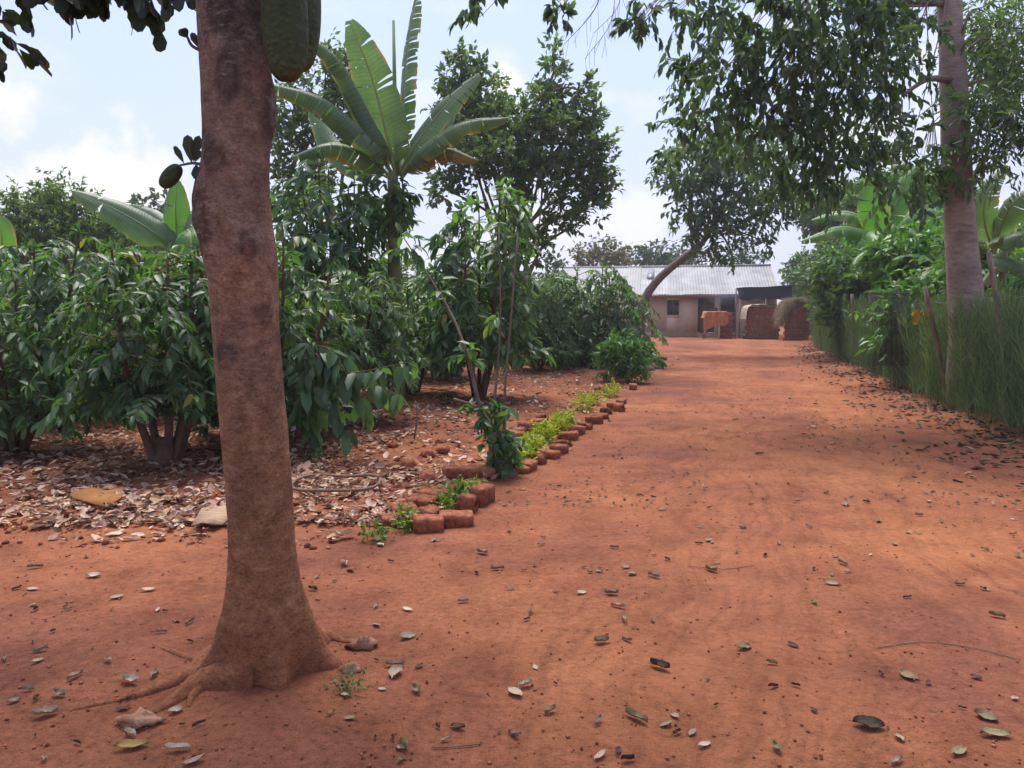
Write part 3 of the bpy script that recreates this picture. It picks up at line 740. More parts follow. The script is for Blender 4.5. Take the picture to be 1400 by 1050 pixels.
# drooping low branch with big leaves reaching over the litter right of the trunk
rng = rnd(44)
mb = MB(); tb = MB()
base = G(470, 560)
base = GD(412, 8.15)
tips = [((560, 495), (470, 510)), ((545, 540), (500, 520)), ((470, 590), (450, 530)), ((410, 560), (420, 500)), ((500, 560), (470, 505)), ((430, 600), (430, 530))]
PPs, DDs, NNs, LLs = [], [], [], []
for k, ((tx, ty), (mx, my)) in enumerate(tips):
    a = base+Vector((0, 0, 0.0)); h = P(420, 470, 8.0); e = P(tx, ty, 7.5+0.1*k); m_ = P(mx, my, 7.8)
    path = curve([a, h.lerp(m_, 0.3), m_, e], 16)
    tb.tube([p-base for p in path], np.linspace(0.016, 0.004, 16), 5)
    for i in range(6, 16):
        for sg in (-1, 1, 0):
            fw = (path[i]-path[i-1]).normalized(); sd = fw.cross(Vector((0, 0, 1))).normalized()
            PPs.append(path[i]-base+Vector(rng.normal(size=3)*0.02)); DDs.append(sd*sg*0.6+fw*0.3+Vector((0, 0, -0.75))+Vector(rng.normal(size=3)*0.25)); NNs.append(Vector((0, -0.5, 1))+Vector(rng.normal(size=3)*0.4)); LLs.append(0.22*(0.7+0.6*rng.random()))
LLs = np.array(LLs)
mb.leaves(np.array(PPs), np.array(DDs), np.array(NNs), LLs, LLs*0.45, LEAF7)
r_ = thing('coffee_sapling', 'low sprawling coffee sapling with large glossy leaves over the litter beside the big trunk', 'sapling', base)
mb.build('foliage', M_COFFEE, r_); tb.build('stems', M_COFBARK, r_, smooth=True)

# ------------------------------------------------------------------ banana plants
def blade(mb, path, width, nrm, rng, torn=0.3, droop=0.35, nseg=44, mi=0, ribmi=1, closed=0.0, ragged=0.0):
    """banana leaf blade along a midrib path; the lamina splits into strips at tears"""
    path = curve(path, nseg+1)
    pts = np.array([tuple(p) for p in path]); T = np.gradient(pts, axis=0); T = unit(T)
    nrm = np.array(nrm, float)
    N_ = unit(nrm[None, :]-T*(T @ nrm)[:, None]); S_ = np.cross(T, N_)
    u = np.linspace(0, 1, nseg+1)
    s0 = 0.10
    w = width*np.clip(np.sin(PI*np.clip((u-s0)/(1.02-s0), 0, 1)**0.62), 0, 1)**0.55
    w[u < s0] = 0
    for sg in (-1, 1):
        i = int(s0*nseg)
        while i < nseg:
            k = i+1
            while k < nseg and rng.random() > torn: k += 1
            k = max(k, i+1)
            dro = droop*(0.6+0.9*rng.random()) if torn > 0 else droop
            V = []; F = []; LM = []
            cols = 5
            shrink = 0.10*(i > int(s0*nseg)) if torn > 0.02 else 0
            for a in range(i, k+1):
                for c in range(cols):
                    q = c/(cols-1)
                    # edges of a torn strip pull together towards the rim
                    uu = a
                    if torn > 0.02 and (k-i) >= 1:
                        mid = (i+k)/2; uu = a+(mid-a)*(0.06+0.5*ragged*rng.random()*0.5)*q
                    f = min(max(uu, 0), nseg-1e-4); a0 = int(f); tt = f-a0
                    p = pts[a0]*(1-tt)+pts[a0+1]*tt; n_ = N_[a0]; s_ = S_[a0]; t_ = T[a0]
                    ww = w[a]*(1-0.12*ragged*rng.random())
                    ang = dro*q*1.2 - 0.35*(1-q) + closed
                    off = s_*sg*ww*q*math.cos(ang) - n_*ww*q*math.sin(ang) + t_*ww*q*0.22
                    V.append(p+off); LM.append((a/nseg, q*sg, 0))
            for a in range(k-i):
                for c in range(cols-1):
                    q0 = a*cols+c
                    F.append((q0, q0+1, q0+cols+1, q0+cols) if sg > 0 else (q0, q0+cols, q0+cols+1, q0+1))
            mb.add(V, F, mi, LM)
            i = k
    mb.tube(path, np.linspace(0.030, 0.005, nseg+1)*min(1.2, width/0.33), 6, ribmi)
def gen_path(c, az, el, L, bend, n=6):
    p = Vector(c); out = [p.copy()]; e = el
    for i in range(n):
        d = Vector((math.cos(az)*math.cos(e), math.sin(az)*math.cos(e), math.sin(e)))
        p = p+d*(L/n); out.append(p.copy()); e -= bend/n*(0.5+i/n)
    return out
M_RIB = mat_simple('banana_midrib', (0.24, 0.27, 0.10), 0.5, 0.4, 0.15, 8)
def banana(base, height, label, leaves_, mat, seed, stem_r=0.11, cat='banana plant', dead=3, lean=(0, 0)):
    root = thing('banana_plant', label, cat, base, 0, 'banana plants')
    rng = rnd(seed)
    top = Vector((lean[0], lean[1], height))
    st = MB()
    path = curve([Vector((0, 0, -0.1)), Vector((lean[0]*0.3, lean[1]*0.3, height*0.5)), top], 12)
    st.tube(path, np.linspace(stem_r, stem_r*0.55, 12)*(1+0.06*rng.normal(size=12)), 12)
    st.build('pseudostem', M_PSEUDO, root, smooth=True)
    for lf in leaves_:
        m = MB(); mm = lf.get('mat', mat)
        pth = lf['path'] if 'path' in lf else gen_path(top-Vector((0, 0, 0.25)), lf['az'], lf['el'], lf['L'], lf['bend'])
        blade(m, pth, lf.get('w', 0.34), lf.get('n', (0, 0, 1)), rng, lf.get('torn', 0.18), lf.get('droop', 0.3), lf.get('nseg', 44), 0, 1, lf.get('closed', 0.0), lf.get('ragged', 0.3))
        m.build('leaf', [mm, M_RIB], root, smooth=True)
    for k in range(dead):
        m = MB(); az = rng.random()*2*PI
        pth = gen_path(top-Vector((0, 0, 0.3)), az, -0.3, 1.2+0.6*rng.random(), 1.8)
        blade(m, pth, 0.14, (math.cos(az), math.sin(az), 0.3), rng, 0.6, 0.9, 24, 0, 1, 0.4, 1.0)
        m.build('dead_leaf', [M_BANDRY, M_RIB], root)
    return root
# the big one in the middle, leaf by leaf
bb = GD(541, 13.0); dB = 13.0
def bl(*pp): return [P(x, y, d)-bb for x, y, d in pp]
crown_z = P(541, 235, dB).z-bb.z
big_leaves = [
    dict(path=bl((541, 240, 13), (530, 190, 12.9), (508, 105, 12.8), (478, 28, 12.7)), w=0.40, n=(-0.25, -1, 0.15), torn=0.2, droop=0.05, closed=-0.1),
    dict(path=bl((544, 235, 13), (549, 170, 13.1), (556, 70, 13.1), (574, -30, 13.0)), w=0.36, n=(-0.9, -0.45, 0.0), torn=0.55, droop=0.25, ragged=0.9, nseg=52),
    dict(path=bl((540, 235, 13), (515, 175, 12.6), (465, 85, 12.3), (418, 48, 12.1)), w=0.27, n=(-0.2, -0.3, 1.0), torn=0.3, droop=1.15),
    dict(path=bl((538, 240, 13), (505, 190, 12.5), (440, 135, 12.1), (362, 112, 11.9)), w=0.33, n=(-0.15, -0.35, 1), torn=0.38, droop=0.95),
    dict(path=bl((536, 245, 13), (505, 215, 12.8), (455, 196, 12.5), (398, 214, 12.3)), w=0.32, n=(-0.2, -0.2, 1), torn=0.2, droop=1.0, ragged=0.6),
    dict(path=bl((547, 235, 13), (570, 195, 12.8), (610, 145, 12.6), (656, 102, 12.5)), w=0.30, n=(-0.6, -0.9, 0.45), torn=0.28, droop=0.2),
    dict(path=bl((548, 240, 13), (580, 200, 12.6), (630, 168, 12.4), (696, 160, 12.2)), w=0.30, n=(-0.1, -0.5, 1), torn=0.3, droop=0.8),
    dict(path=bl((548, 245, 13), (575, 215, 12.9), (610, 202, 12.7), (652, 218, 12.5)), w=0.30, n=(0.1, -0.4, 1), torn=0.45, droop=1.1, mat=M_BANDRY, ragged=0.9),
    dict(path=bl((535, 245, 13), (500, 225, 13.4), (460, 200, 13.8), (425, 150, 14.0)), w=0.34, n=(0, -0.6, 1), torn=0.12, droop=0.5),
    dict(path=bl((547, 240, 13), (565, 205, 13.4), (600, 160, 13.8), (620, 140, 14.2)), w=0.32, n=(0, -0.8, 1), torn=0.12, droop=0.4),
]
root = banana(bb, crown_z, 'tallest banana plant, broad pale green leaves fanned out high above the coffee trees', big_leaves, M_BANANA, 21, 0.15, dead=0)
m = MB(); m.tube(bl((543, 240, 13), (540, 150, 13), (538, 28, 13)), [0.05, 0.04, 0.022], 8); m.build('furled_leaf', M_BANANA, root, smooth=True)
m = MB(); rngc = rnd(92)
for (x, y, rx, rz) in [(540, 262, 14, 16), (546, 285, 12, 12), (536, 300, 10, 10), (550, 270, 14, 10)]:
    k = dB/FPX; clump(m, rngc, np.array(P(x, y, dB-0.1)-bb), (rx*k, 0.16, rz*k), 16, 5, 0.20, 0.085, 0.15, 0.6, 0, LEAF7)
tag(m.build('creeper', M_BUSH, None, bb), 'leafy creeper clinging round the stem of the tallest banana', 'creeper')
# left one beyond the coffee
bb2 = GD(238, 15.5)
def bl2(*pp): return [P(x, y, d)-bb2 for x, y, d in pp]
banana(bb2, P(238, 345, 15.5).z-bb2.z, 'banana plant with a long pale leaf pointing away from the foreground trunk', [
    dict(path=bl2((236, 350, 15.5), (215, 322, 15.2), (160, 288, 14.9), (100, 262, 14.7)), w=0.36, n=(-0.2, -0.8, 0.7), torn=0.05, droop=0.2),
    dict(path=bl2((238, 350, 15.5), (241, 320, 15.4), (240, 285, 15.3), (242, 245, 15.3)), w=0.36, n=(-0.3, -1, 0.1), torn=0.05, droop=0.1, mat=M_BANB),
    dict(path=bl2((238, 350, 15.5), (250, 325, 15.3), (262, 300, 15.1), (285, 280, 15)), w=0.34, n=(-0.2, -0.8, 0.6), torn=0.1, droop=0.4),
    dict(path=bl2((240, 345, 15.5), (252, 318, 15.0), (260, 320, 14.5), (262, 360, 14.2)), w=0.36, n=(0, -0.8, 0.7), torn=0.05, droop=0.3, mat=M_BANB),
    dict(path=bl2((236, 350, 15.5), (222, 320, 15.8), (200, 295, 16), (178, 282, 16.2)), w=0.3, n=(-0.2, -0.8, 0.6), torn=0.1, droop=0.3),
    dict(path=bl2((236, 350, 15.5), (220, 315, 15.8), (196, 285, 16.2), (172, 296, 16.4)), w=0.3, n=(-0.2, -0.6, 0.8), torn=0.15, droop=0.7),
], M_BANANA, 22, 0.12, dead=1)
bb3 = GD(-20, 12.2)
banana(bb3, 2.0, 'banana plant whose bright green leaf alone enters at the photo left edge', [
    dict(path=[P(-18, 420, 12.2)-bb3, P(0, 360, 12.1)-bb3, P(2, 320, 12.0)-bb3, P(-6, 296, 12)-bb3], w=0.25, n=(-0.1, -1, 0.2), torn=0.02, droop=0.1, mat=M_BANB),
    dict(path=[P(-18, 420, 12.2)-bb3, P(-40, 360, 12.1)-bb3, P(-80, 320, 12.0)-bb3, P(-120, 320, 12)-bb3], w=0.3, n=(-0.1, -0.6, 1), torn=0.1, droop=0.4),
], M_BANB, 23, 0.1, dead=0)
# behind the hedge
def genb(px, d, h, seed, label, mat, nl=8, L=2.0):
    r = random.Random(seed); lv = []
    for k in range(nl):
        lv.append(dict(az=2*PI*k/nl+r.uniform(-.35, .35), el=r.uniform(0.45, 1.3), L=L*r.uniform(0.8, 1.1), bend=r.uniform(0.9, 2.3), w=r.uniform(.25, .34), torn=r.uniform(.05, .3), droop=r.uniform(.2, .8), nseg=32,
                       mat=r.choice([M_BANANA, M_BANB, mat])))
    return banana(GD(px, d), h, label, lv, mat, seed, 0.11, dead=3)
bb4 = GD(1210, 20.2)
def bl4(*pp): return [P(x, y, d*20.2/15.8)-bb4 for x, y, d in pp]
banana(bb4, P(1206, 318, 20.2).z-bb4.z, 'bright green banana plant behind the hedge, an upright leaf catching the light', [
    dict(path=bl4((1205, 325, 15.8), (1198, 300, 15.7), (1194, 270, 15.6), (1206, 235, 15.6)), w=0.40, n=(-0.3, -1, 0), torn=0.05, droop=0.1, mat=M_BANB),
    dict(path=bl4((1206, 325, 15.8), (1222, 285, 15.8), (1240, 250, 15.7), (1262, 222, 15.6)), w=0.37, n=(-0.7, -0.8, 0.3), torn=0.12, droop=0.4, mat=M_BANB),
    dict(path=bl4((1206, 322, 15.8), (1225, 312, 15.3), (1255, 308, 15), (1292, 325, 14.8)), w=0.37, n=(0, -0.6, 1), torn=0.35, droop=0.6, ragged=0.7, mat=M_BANB),
    dict(path=bl4((1204, 325, 15.8), (1180, 315, 15.4), (1145, 312, 15.1), (1095, 330, 14.9)), w=0.34, n=(0, -0.6, 1), torn=0.4, droop=0.6, ragged=0.8),
    dict(path=bl4((1206, 322, 15.8), (1200, 318, 15), (1215, 340, 14.4), (1226, 372, 14.1)), w=0.37, n=(0, -0.8, 0.7), torn=0.1, droop=0.5),
    dict(path=bl4((1206, 330, 15.8), (1235, 332, 15.2), (1190, 345, 14.6), (1168, 362, 14.4)), w=0.32, n=(0, -0.7, 0.8), torn=0.1, droop=0.5),
    dict(path=bl4((1206, 322, 15.8), (1185, 300, 16), (1150, 290, 16.2), (1110, 300, 16.4)), w=0.37, n=(0, -0.5, 1), torn=0.2, droop=0.45),
    dict(path=bl4((1206, 322, 15.8), (1235, 298, 16.2), (1262, 285, 16.6), (1290, 290, 16.9)), w=0.37, n=(0, -0.5, 1), torn=0.2, droop=0.45),
], M_BANB, 31, 0.12, dead=3)
bb5 = GD(1362, 12.8)
def bl5(*pp): return [P(x, y, d)-bb5 for x, y, d in pp]
banana(bb5, P(1358, 335, 12.8).z-bb5.z, 'dark banana plant behind the hedge, beside the tall pale trunk', [
    dict(path=bl5((1358, 345, 12.8), (1345, 300, 12.7), (1350, 262, 12.6), (1375, 226, 12.6)), w=0.22, n=(-0.8, -0.6, 0.3), torn=0.3, droop=0.3, ragged=0.8),
    dict(path=bl5((1358, 345, 12.8), (1372, 300, 12.5), (1392, 272, 12.3), (1420, 255, 12.1)), w=0.3, n=(-0.4, -0.8, 0.8), torn=0.2, droop=0.5),
    dict(path=bl5((1356, 345, 12.8), (1340, 310, 13.2), (1340, 280, 13.4), (1334, 300, 13.6)), w=0.34, n=(-0.2, -1, 0.3), torn=0.1, droop=0.2),
    dict(path=bl5((1358, 345, 12.8), (1375, 325, 12.4), (1400, 318, 12.1), (1430, 330, 12)), w=0.3, n=(0, -0.6, 1), torn=0.2, droop=0.5),
    dict(path=bl5((1358, 345, 12.8), (1365, 310, 13.1), (1378, 290, 13.5), (1395, 300, 13.9)), w=0.3, n=(0, -0.8, 0.8), torn=0.1, droop=0.5),
    dict(path=bl5((1358, 350, 12.8), (1375, 352, 12.4), (1398, 362, 12.1), (1415, 385, 12)), w=0.24, n=(0, -0.6, 1), torn=0.3, droop=0.6),
], M_BANANA, 32, 0.10, dead=2)
genb(1150, 31.5, 2.6, 33, 'shaggy banana plant behind the far half of the hedge', M_BANANA, 9, 2.0)
genb(1290, 17.5, 2.3, 34, 'banana plant close behind the one with the upright bright leaf', M_BANB, 8, 1.9)
genb(1195, 26.0, 2.4, 35, 'small looking banana plant deep behind the hedge near the straw stack', M_BANANA, 8, 1.9)
genb(1385, 17.0, 2.0, 36, 'banana plant mostly covered by the dark one at the right edge of the photo', M_BANB, 8, 1.8)

# ------------------------------------------------------------------ generic trees
def tree(name, label, cat, base, trunk_pts, trunk_r, clumps, leafmat, barkmat, L, W, per=(60, 7), tl=0.4, droop=0.3, up=0.2, tm=LEAF4, seed=1, group=None, limb_r=0.06, nside=9, limbs=True, dens=1.0, fork=0.5, arch=0.12):
    """trunk_pts and clumps are world points; clumps: (point, (rx, ry, rz))"""
    base = Vector(base)
    root = thing(name, label, cat, base, 0, group)
    rng = rnd(seed)
    st = MB(); path = curve(trunk_pts, 18)
    st.tube([p-base for p in path], np.interp(np.linspace(0, 1, 18), np.linspace(0, 1, len(trunk_r)), trunk_r)*(1+0.03*rng.normal(size=18)), nside+3)
    st.build('trunk', barkmat, root, smooth=True)
    lb = MB(); cr = MB()
    for c, r in clumps:
        c = Vector(c); rv = sum(r)/3
        if limbs:
            i = int(17*min(0.97, fork+(1-fork)*rng.random())); a = path[i]
            m_ = a.lerp(c, 0.55)+Vector((rng.normal()*0.15, rng.normal()*0.15, arch*(c-a).length*(rng.random() if arch < 0.2 else 0.7+0.5*rng.random())))
            lb.tube([p-base for p in curve([a, m_, c], 8)], np.linspace(limb_r, limb_r*0.25, 8), 6)
            for q in range(3):
                e = c+Vector(rng.normal(size=3)).normalized()*rv*0.7
                lb.tube([p-base for p in curve([m_.lerp(c, 0.7), c.lerp(e, 0.5)+Vector(rng.normal(size=3)*0.05), e], 5)], np.linspace(limb_r*0.35, limb_r*0.1, 5), 4, cap=False)
        vol = (r[0]*r[1]*r[2])**(2/3)
        nt = max(6, int(per[0]*vol*dens))
        clump(cr, rng, np.array(c-base), r, nt, per[1], L, W, min(tl, 1.3*rv), droop, up, tm)
    if limbs: lb.build('limbs', barkmat, root, smooth=True)
    cr.build('crown', leafmat, root)
    return root
def pc(px, py, d, rx, rz, ry=None):
    """clump given by where it is seen: pixel centre, distance and pixel radii"""
    k = d/FPX
    return (P(px, py, d), (rx*k, (ry if ry is not None else (rx+rz)/2*k), rz*k))

# jackfruit tree rising behind the banana (multi-stemmed)
dj = 20.5
b = GD(706, dj)
root = tree('jackfruit_tree', 'dense dark tree with several slim trunks rising behind the banana, pointed crown', 'tree', b,
     [b, P(704, 380, dj), P(700, 300, dj), P(720, 200, dj), P(752, 110, dj)], [0.16, 0.12, 0.10, 0.07, 0.03],
     [pc(757, 76, 20.5, 7, 18), pc(757, 108, 20.5, 16, 24), pc(632, 80, 21, 6, 14), pc(800, 125, 20.3, 8, 20), pc(752, 150, 20.4, 34, 28), pc(796, 165, 20.3, 22, 32), pc(808, 205, 20.2, 34, 40), pc(760, 200, 20, 46, 42), pc(800, 255, 20.3, 38, 32), pc(712, 165, 20, 42, 32), pc(690, 215, 19.6, 44, 40),
      pc(740, 240, 19.8, 40, 34), pc(630, 110, 21, 26, 38), pc(655, 125, 21, 26, 32), pc(622, 150, 21, 28, 36), pc(640, 185, 20.8, 40, 34), pc(672, 165, 20.4, 34, 30), pc(770, 300, 19.8, 30, 18), pc(810, 282, 20, 22, 24),
      pc(735, 335, 20.5, 26, 20), pc(642, 225, 20, 40, 28), pc(610, 260, 20, 25, 20)],
     M_JACK, M_RSTEM, 0.17, 0.095, (230, 9), 0.28, 0.12, 0.55, LEAF4, 61, limb_r=0.05, fork=0.25)
st = MB()
for pts, r0 in [(((700, 420), (690, 340), (688, 270), (675, 200)), 0.07), (((712, 420), (722, 350), (745, 310), (790, 285)), 0.07), (((705, 420), (712, 330), (735, 290), (760, 250)), 0.06), (((697, 420), (680, 360), (668, 300), (650, 220)), 0.055), (((714, 400), (740, 340), (768, 318), (800, 300)), 0.05)]:
    st.tube([p-b for p in curve([P(x, y, dj-0.1) for x, y in pts], 10)], np.linspace(r0, 0.025, 10), 8)
st.build('side_trunks', M_RSTEM, root, smooth=True)

dj2 = 19.0
b = GD(452, dj2)
tree('jackfruit_tree', 'dark airy tree between the foreground trunk and the banana, crooked bare limb below its crown', 'tree', b,
     [b, P(455, 400, dj2), P(460, 320, dj2), P(440, 240, dj2), P(445, 150, dj2)], [0.16, 0.14, 0.12, 0.09, 0.03],
     [pc(445, 100, 19, 40, 30), pc(400, 150, 18.8, 36, 34), pc(480, 135, 19, 40, 34), pc(450, 165, 18.8, 40, 30), pc(390, 205, 18.6, 26, 30), pc(430, 225, 18.8, 34, 28), pc(500, 190, 19, 36, 34), pc(398, 255, 18.6, 26, 24),
      pc(385, 285, 18.6, 22, 18), pc(440, 270, 18.8, 24, 18), pc(470, 90, 19.2, 28, 22), pc(375, 180, 18.6, 20, 26), pc(412, 290, 18.6, 18, 12)],
     M_JACK, M_BARK, 0.17, 0.09, (170, 8), 0.4, 0.15, 0.45, LEAF4, 62, limb_r=0.055, fork=0.35)

# drooping tree on the right with the tall pale trunk, its branches arching over the drive
dt = 11.6
b = GD(1326, dt)
over = [(958, 132, 11.5, 34, 20), (930, 165, 12, 24, 16), (985, 188, 12, 34, 22), (935, 205, 12.5, 24, 16), (1035, 200, 11.5, 36, 26), (910, 228, 13, 14, 12), (1010, 60, 10.5, 40, 30), (1060, 40, 10.2, 45, 32), (1110, 30, 10, 45, 30), (1160, 30, 10, 45, 30), (1210, 30, 10.5, 40, 30), (960, 70, 10.6, 35, 22), (940, 95, 10.8, 20, 18), (1000, 110, 10.4, 45, 28),
        (1050, 100, 10.2, 45, 34), (1100, 90, 10, 48, 34), (1150, 85, 10, 45, 32), (1200, 80, 10.4, 38, 28), (1255, 40, 11, 32, 30), (1000, 150, 10.6, 36, 22), (1045, 150, 10.4, 42, 28), (1090, 150, 10.3, 40, 30), (1140, 140, 10.3, 44, 30),
        (1190, 120, 10.6, 40, 28), (1230, 100, 11, 30, 20), (1085, 200, 10.6, 44, 30), (1130, 195, 10.5, 44, 30), (1180, 185, 10.8, 42, 30), (1230, 185, 11.2, 36, 22), (1270, 205, 11.3, 26, 20), (1130, 240, 10.8, 40, 24), (1180, 235, 11, 44, 26),
        (1235, 240, 11.4, 40, 26), (1280, 235, 11.6, 24, 24), (1080, 245, 10.9, 34, 22), (930, 15, 9.8, 35, 22), (985, 10, 10, 40, 24), (885, 22, 9.6, 22, 18), (868, 38, 9.6, 12, 14), (655, 4, 9.0, 24, 6), (764, 18, 9.2, 12, 8), (1030, 0, 9.8, 45, 26), (1090, -10, 9.6, 50, 24), (1150, -10, 9.6, 50, 24), (1210, -5, 10, 40, 24),
        (1270, 15, 12.3, 24, 24)]
righ = [(1352, 20, 12.4, 30, 20), (1390, 30, 11.4, 34, 22), (1372, 60, 12, 30, 20), (1398, 90, 11.2, 30, 22), (1376, 115, 11.6, 28, 20), (1352, 95, 12.4, 14, 14), (1395, 150, 10.6, 24, 18), (1350, 145, 11, 22, 14), (1340, 60, 12.6, 12, 16), (1392, 190, 10.6, 18, 14), (1350, 215, 11.4, 16, 12)]
root = tree('shade_tree', 'tall tree with a pale ringed trunk behind the hedge, drooping leaves over the drive', 'tree', b,
     [b-Vector((0, 0, .1)), P(1321, 420, dt), P(1314, 330, dt), P(1308, 220, dt), P(1303, 100, dt), P(1298, 0, dt), P(1290, -150, dt)], [0.29, 0.245, 0.21, 0.19, 0.18, 0.165, 0.12],
     [pc(*c) for c in over], M_OVER, M_TALLBARK, 0.135, 0.058, (185, 13), 0.55, 0.75, -0.05, LEAF7, 63, limb_r=0.016, fork=0.86, dens=0.9, arch=0.32)
cr = MB(); rng = rnd(64)
for c in righ:
    p, r = pc(*c)
    clump(cr, rng, np.array(p-b), r, 44, 11, 0.13, 0.040, 0.5, 0.4, 0.0, LEAF4)
lb = MB()
for c in righ[::2]:
    p, r = pc(*c)
    lb.tube([q-b for q in curve([P(1306, 60+c[1]*0.6, dt), P((1306+c[0])/2, c[1]-6, dt-0.2), p], 7)], np.linspace(0.028, 0.006, 7), 5)
for x0, y0, x1, y1 in [(1302, 5, 1130, 20), (1304, 110, 1235, 130), (1300, -60, 960, -60)]:
    lb.tube([q-b for q in curve([P(x0, y0, dt), P((x0+x1)/2, (y0+y1)/2-12, dt-0.6), P(x1, y1, 10.2)], 10)], np.linspace(0.06, 0.018, 10), 6)
# bare hanging twigs
for (x0, y0, x1, y1, k) in [(828, -30, 770, 62, 0), (850, -20, 812, 45, 1), (842, -10, 800, 80, 2)]:
    pts = curve([P(x0, y0, 9.5), P((x0+x1)/2+12, (y0+y1)/2, 9.5), P(x1, y1, 9.5)], 12)
    lb.tube([q-b for q in pts], np.linspace(0.009 if k == 0 else 0.004, 0.003, 12), 4)
    for q in range(2, 12):
        lb.tube([pts[q]-b, pts[q]-b+Vector((rng.normal()*0.05, rng.normal()*0.05, -0.12-0.25*rng.random()))], 0.0022, 3)
for (x0, y0, x1, y1) in [(1232, 70, 1236, 130), (1240, 72, 1243, 150), (1255, 160, 1300, 120), (1330, 200, 1345, 165), (1338, 230, 1380, 190), (1262, 180, 1302, 140)]:
    lb.tube([q-b for q in curve([P(x0, y0, 11), P((x0+x1)/2+2, (y0+y1)/2, 11), P(x1, y1, 11.2)], 6)], 0.006, 4)
cr.build('side_crown', M_OVER, root); lb.build('hanging_branches', M_BARK, root, smooth=True)

# leaning tree in front of the house
dl = 27.5
b = GD(868, dl)
tree('leaning_tree', 'tree with a bare curved trunk leaning over the iron roof, dark clumped crown', 'tree', b,
     [b, P(880, 415, dl), P(900, 382, dl), P(934, 353, dl), P(958, 335, dl), P(985, 290, dl), P(1000, 240, dl)], [0.22, 0.165, 0.145, 0.125, 0.10, 0.08, 0.045],
     [pc(935, 245, 27, 34, 22), pc(915, 240, 27, 18, 14), pc(960, 225, 27, 40, 26), pc(940, 285, 27, 24, 22), pc(965, 275, 26.8, 30, 26), pc(1000, 255, 26.8, 36, 30), pc(1040, 250, 26.8, 38, 34), pc(1035, 300, 26.8, 30, 20), pc(990, 300, 26.6, 28, 22),
      pc(955, 315, 26.8, 20, 14), pc(1000, 345, 26.6, 26, 14), pc(965, 345, 26.8, 18, 10), pc(1060, 285, 27, 30, 24), pc(1010, 200, 27.4, 40, 28), pc(955, 190, 27.4, 28, 18), pc(1060, 205, 27.4, 44, 34), pc(1100, 260, 27.5, 34, 28), pc(985, 215, 27, 34, 22), pc(930, 205, 27.2, 20, 12), pc(1045, 330, 26.6, 14, 10)],
     M_OVER, M_BARK, 0.24, 0.11, (85, 8), 0.5, 0.45, 0.1, LEAF4, 65, limb_r=0.06, fork=0.62)

# light feathery trees at the left
b = GD(85, 20)
tree('feathery_tree', 'light green feathery tree rising behind the coffee near the left edge', 'tree', b, [b, P(85, 380, 20), P(90, 300, 20)], [0.14, 0.1, 0.04],
     [pc(85, 275, 20, 24, 20), pc(50, 290, 20, 30, 24), pc(25, 300, 19.8, 26, 24), pc(70, 315, 19.6, 36, 26), pc(30, 335, 19.6, 36, 26), pc(105, 340, 19.6, 36, 24), pc(150, 345, 19.8, 30, 20), pc(135, 310, 20, 20, 18), pc(175, 358, 20, 28, 20), pc(160, 325, 20, 22, 18), pc(190, 340, 20.2, 20, 16), pc(120, 320, 19.8, 30, 22), pc(60, 268, 20, 14, 14), pc(110, 282, 20, 14, 16), pc(60, 360, 19.4, 44, 22), pc(5, 320, 20, 26, 26)],
     M_FINE, M_COFBARK, 0.15, 0.055, (330, 13), 0.5, 0.25, 0.3, LEAF4, 66, limb_r=0.035)
b = GD(215, 47)
tree('round_tree', 'bluish distant tree with a round top seen past the left banana', 'tree', b, [b, P(215, 380, 47), P(212, 320, 47)], [0.3, 0.22, 0.1],
     [pc(212, 295, 47, 24, 22), pc(195, 315, 47, 24, 20), pc(232, 315, 47, 24, 20), pc(210, 335, 47, 34, 22)], M_FAR, M_BARK, 0.4, 0.22, (60, 8), 0.9, 0.2, 0.3, LEAF4, 67, limb_r=0.1)

# trees behind the house and filling the view beyond the garden
far = [
    ('round dry tipped tree showing just above the roof ridge', 822, 58, [(822, 345, 30, 14), (805, 350, 18, 12), (842, 352, 20, 10), (822, 362, 34, 12)], M_FARY),
    ('wide low tree behind the roof beyond the leaning trunk', 905, 60, [(905, 348, 30, 12), (880, 354, 26, 10), (935, 352, 26, 12), (915, 362, 46, 10)], M_FAR),
    ('small conical dark tree at the left end of the house roof', 757, 52, [(759, 356, 7, 12), (757, 372, 12, 14), (757, 392, 16, 18)], M_FAR),
    ('dark tree low over the roof, near the gable end', 1020, 60, [(1020, 356, 28, 10), (1000, 360, 22, 10)], M_FAR),
]
for i, (lab, px, d, cl, mt) in enumerate(far):
    b = GD(px, d)
    tree('distant_tree', lab, 'tree', b, [b, P(px, 400, d), P(px, 370, d)], [0.3, 0.2, 0.08], [pc(x, y, d, rx, rz) for x, y, rx, rz in cl], mt, M_BARK, 0.34, 0.2, (45, 8), 0.8, 0.2, 0.4, LEAF4, 70+i, 'trees beyond the house', 0.1)
back = [(-60, 30, 355), (20, 34, 350), (100, 31, 358), (180, 36, 362), (260, 33, 352), (340, 30, 345), (400, 36, 350), (470, 31, 355), (540, 35, 358), (610, 31, 350), (660, 37, 360), (735, 33, 378), (700, 44, 372), (775, 44, 388)]
for i, (px, d, ty) in enumerate(back):
    b = GD(px, d); k = 1
    rngb = random.Random(i+100); cl = []
    hz_ = 425-ty
    for q in range(7):
        cl.append(pc(px+rngb.uniform(-38, 38), ty+20+rngb.uniform(-4, 55), d+rngb.uniform(-1, 1), rngb.uniform(18, 32), rngb.uniform(14, 24)))
    tree('leafy_tree', 'mid green leafy tree closing the view behind the coffee rows', 'tree', b, [b, P(px, 410, d), P(px, ty+25, d)], [0.18, 0.13, 0.05], cl, (M_BUSH, M_FAR, M_JACK)[i % 3], M_BARK, 0.28, 0.13, (120, 9), 0.5, 0.3, 0.2, LEAF4, 80+i, 'trees behind the coffee rows', 0.05)
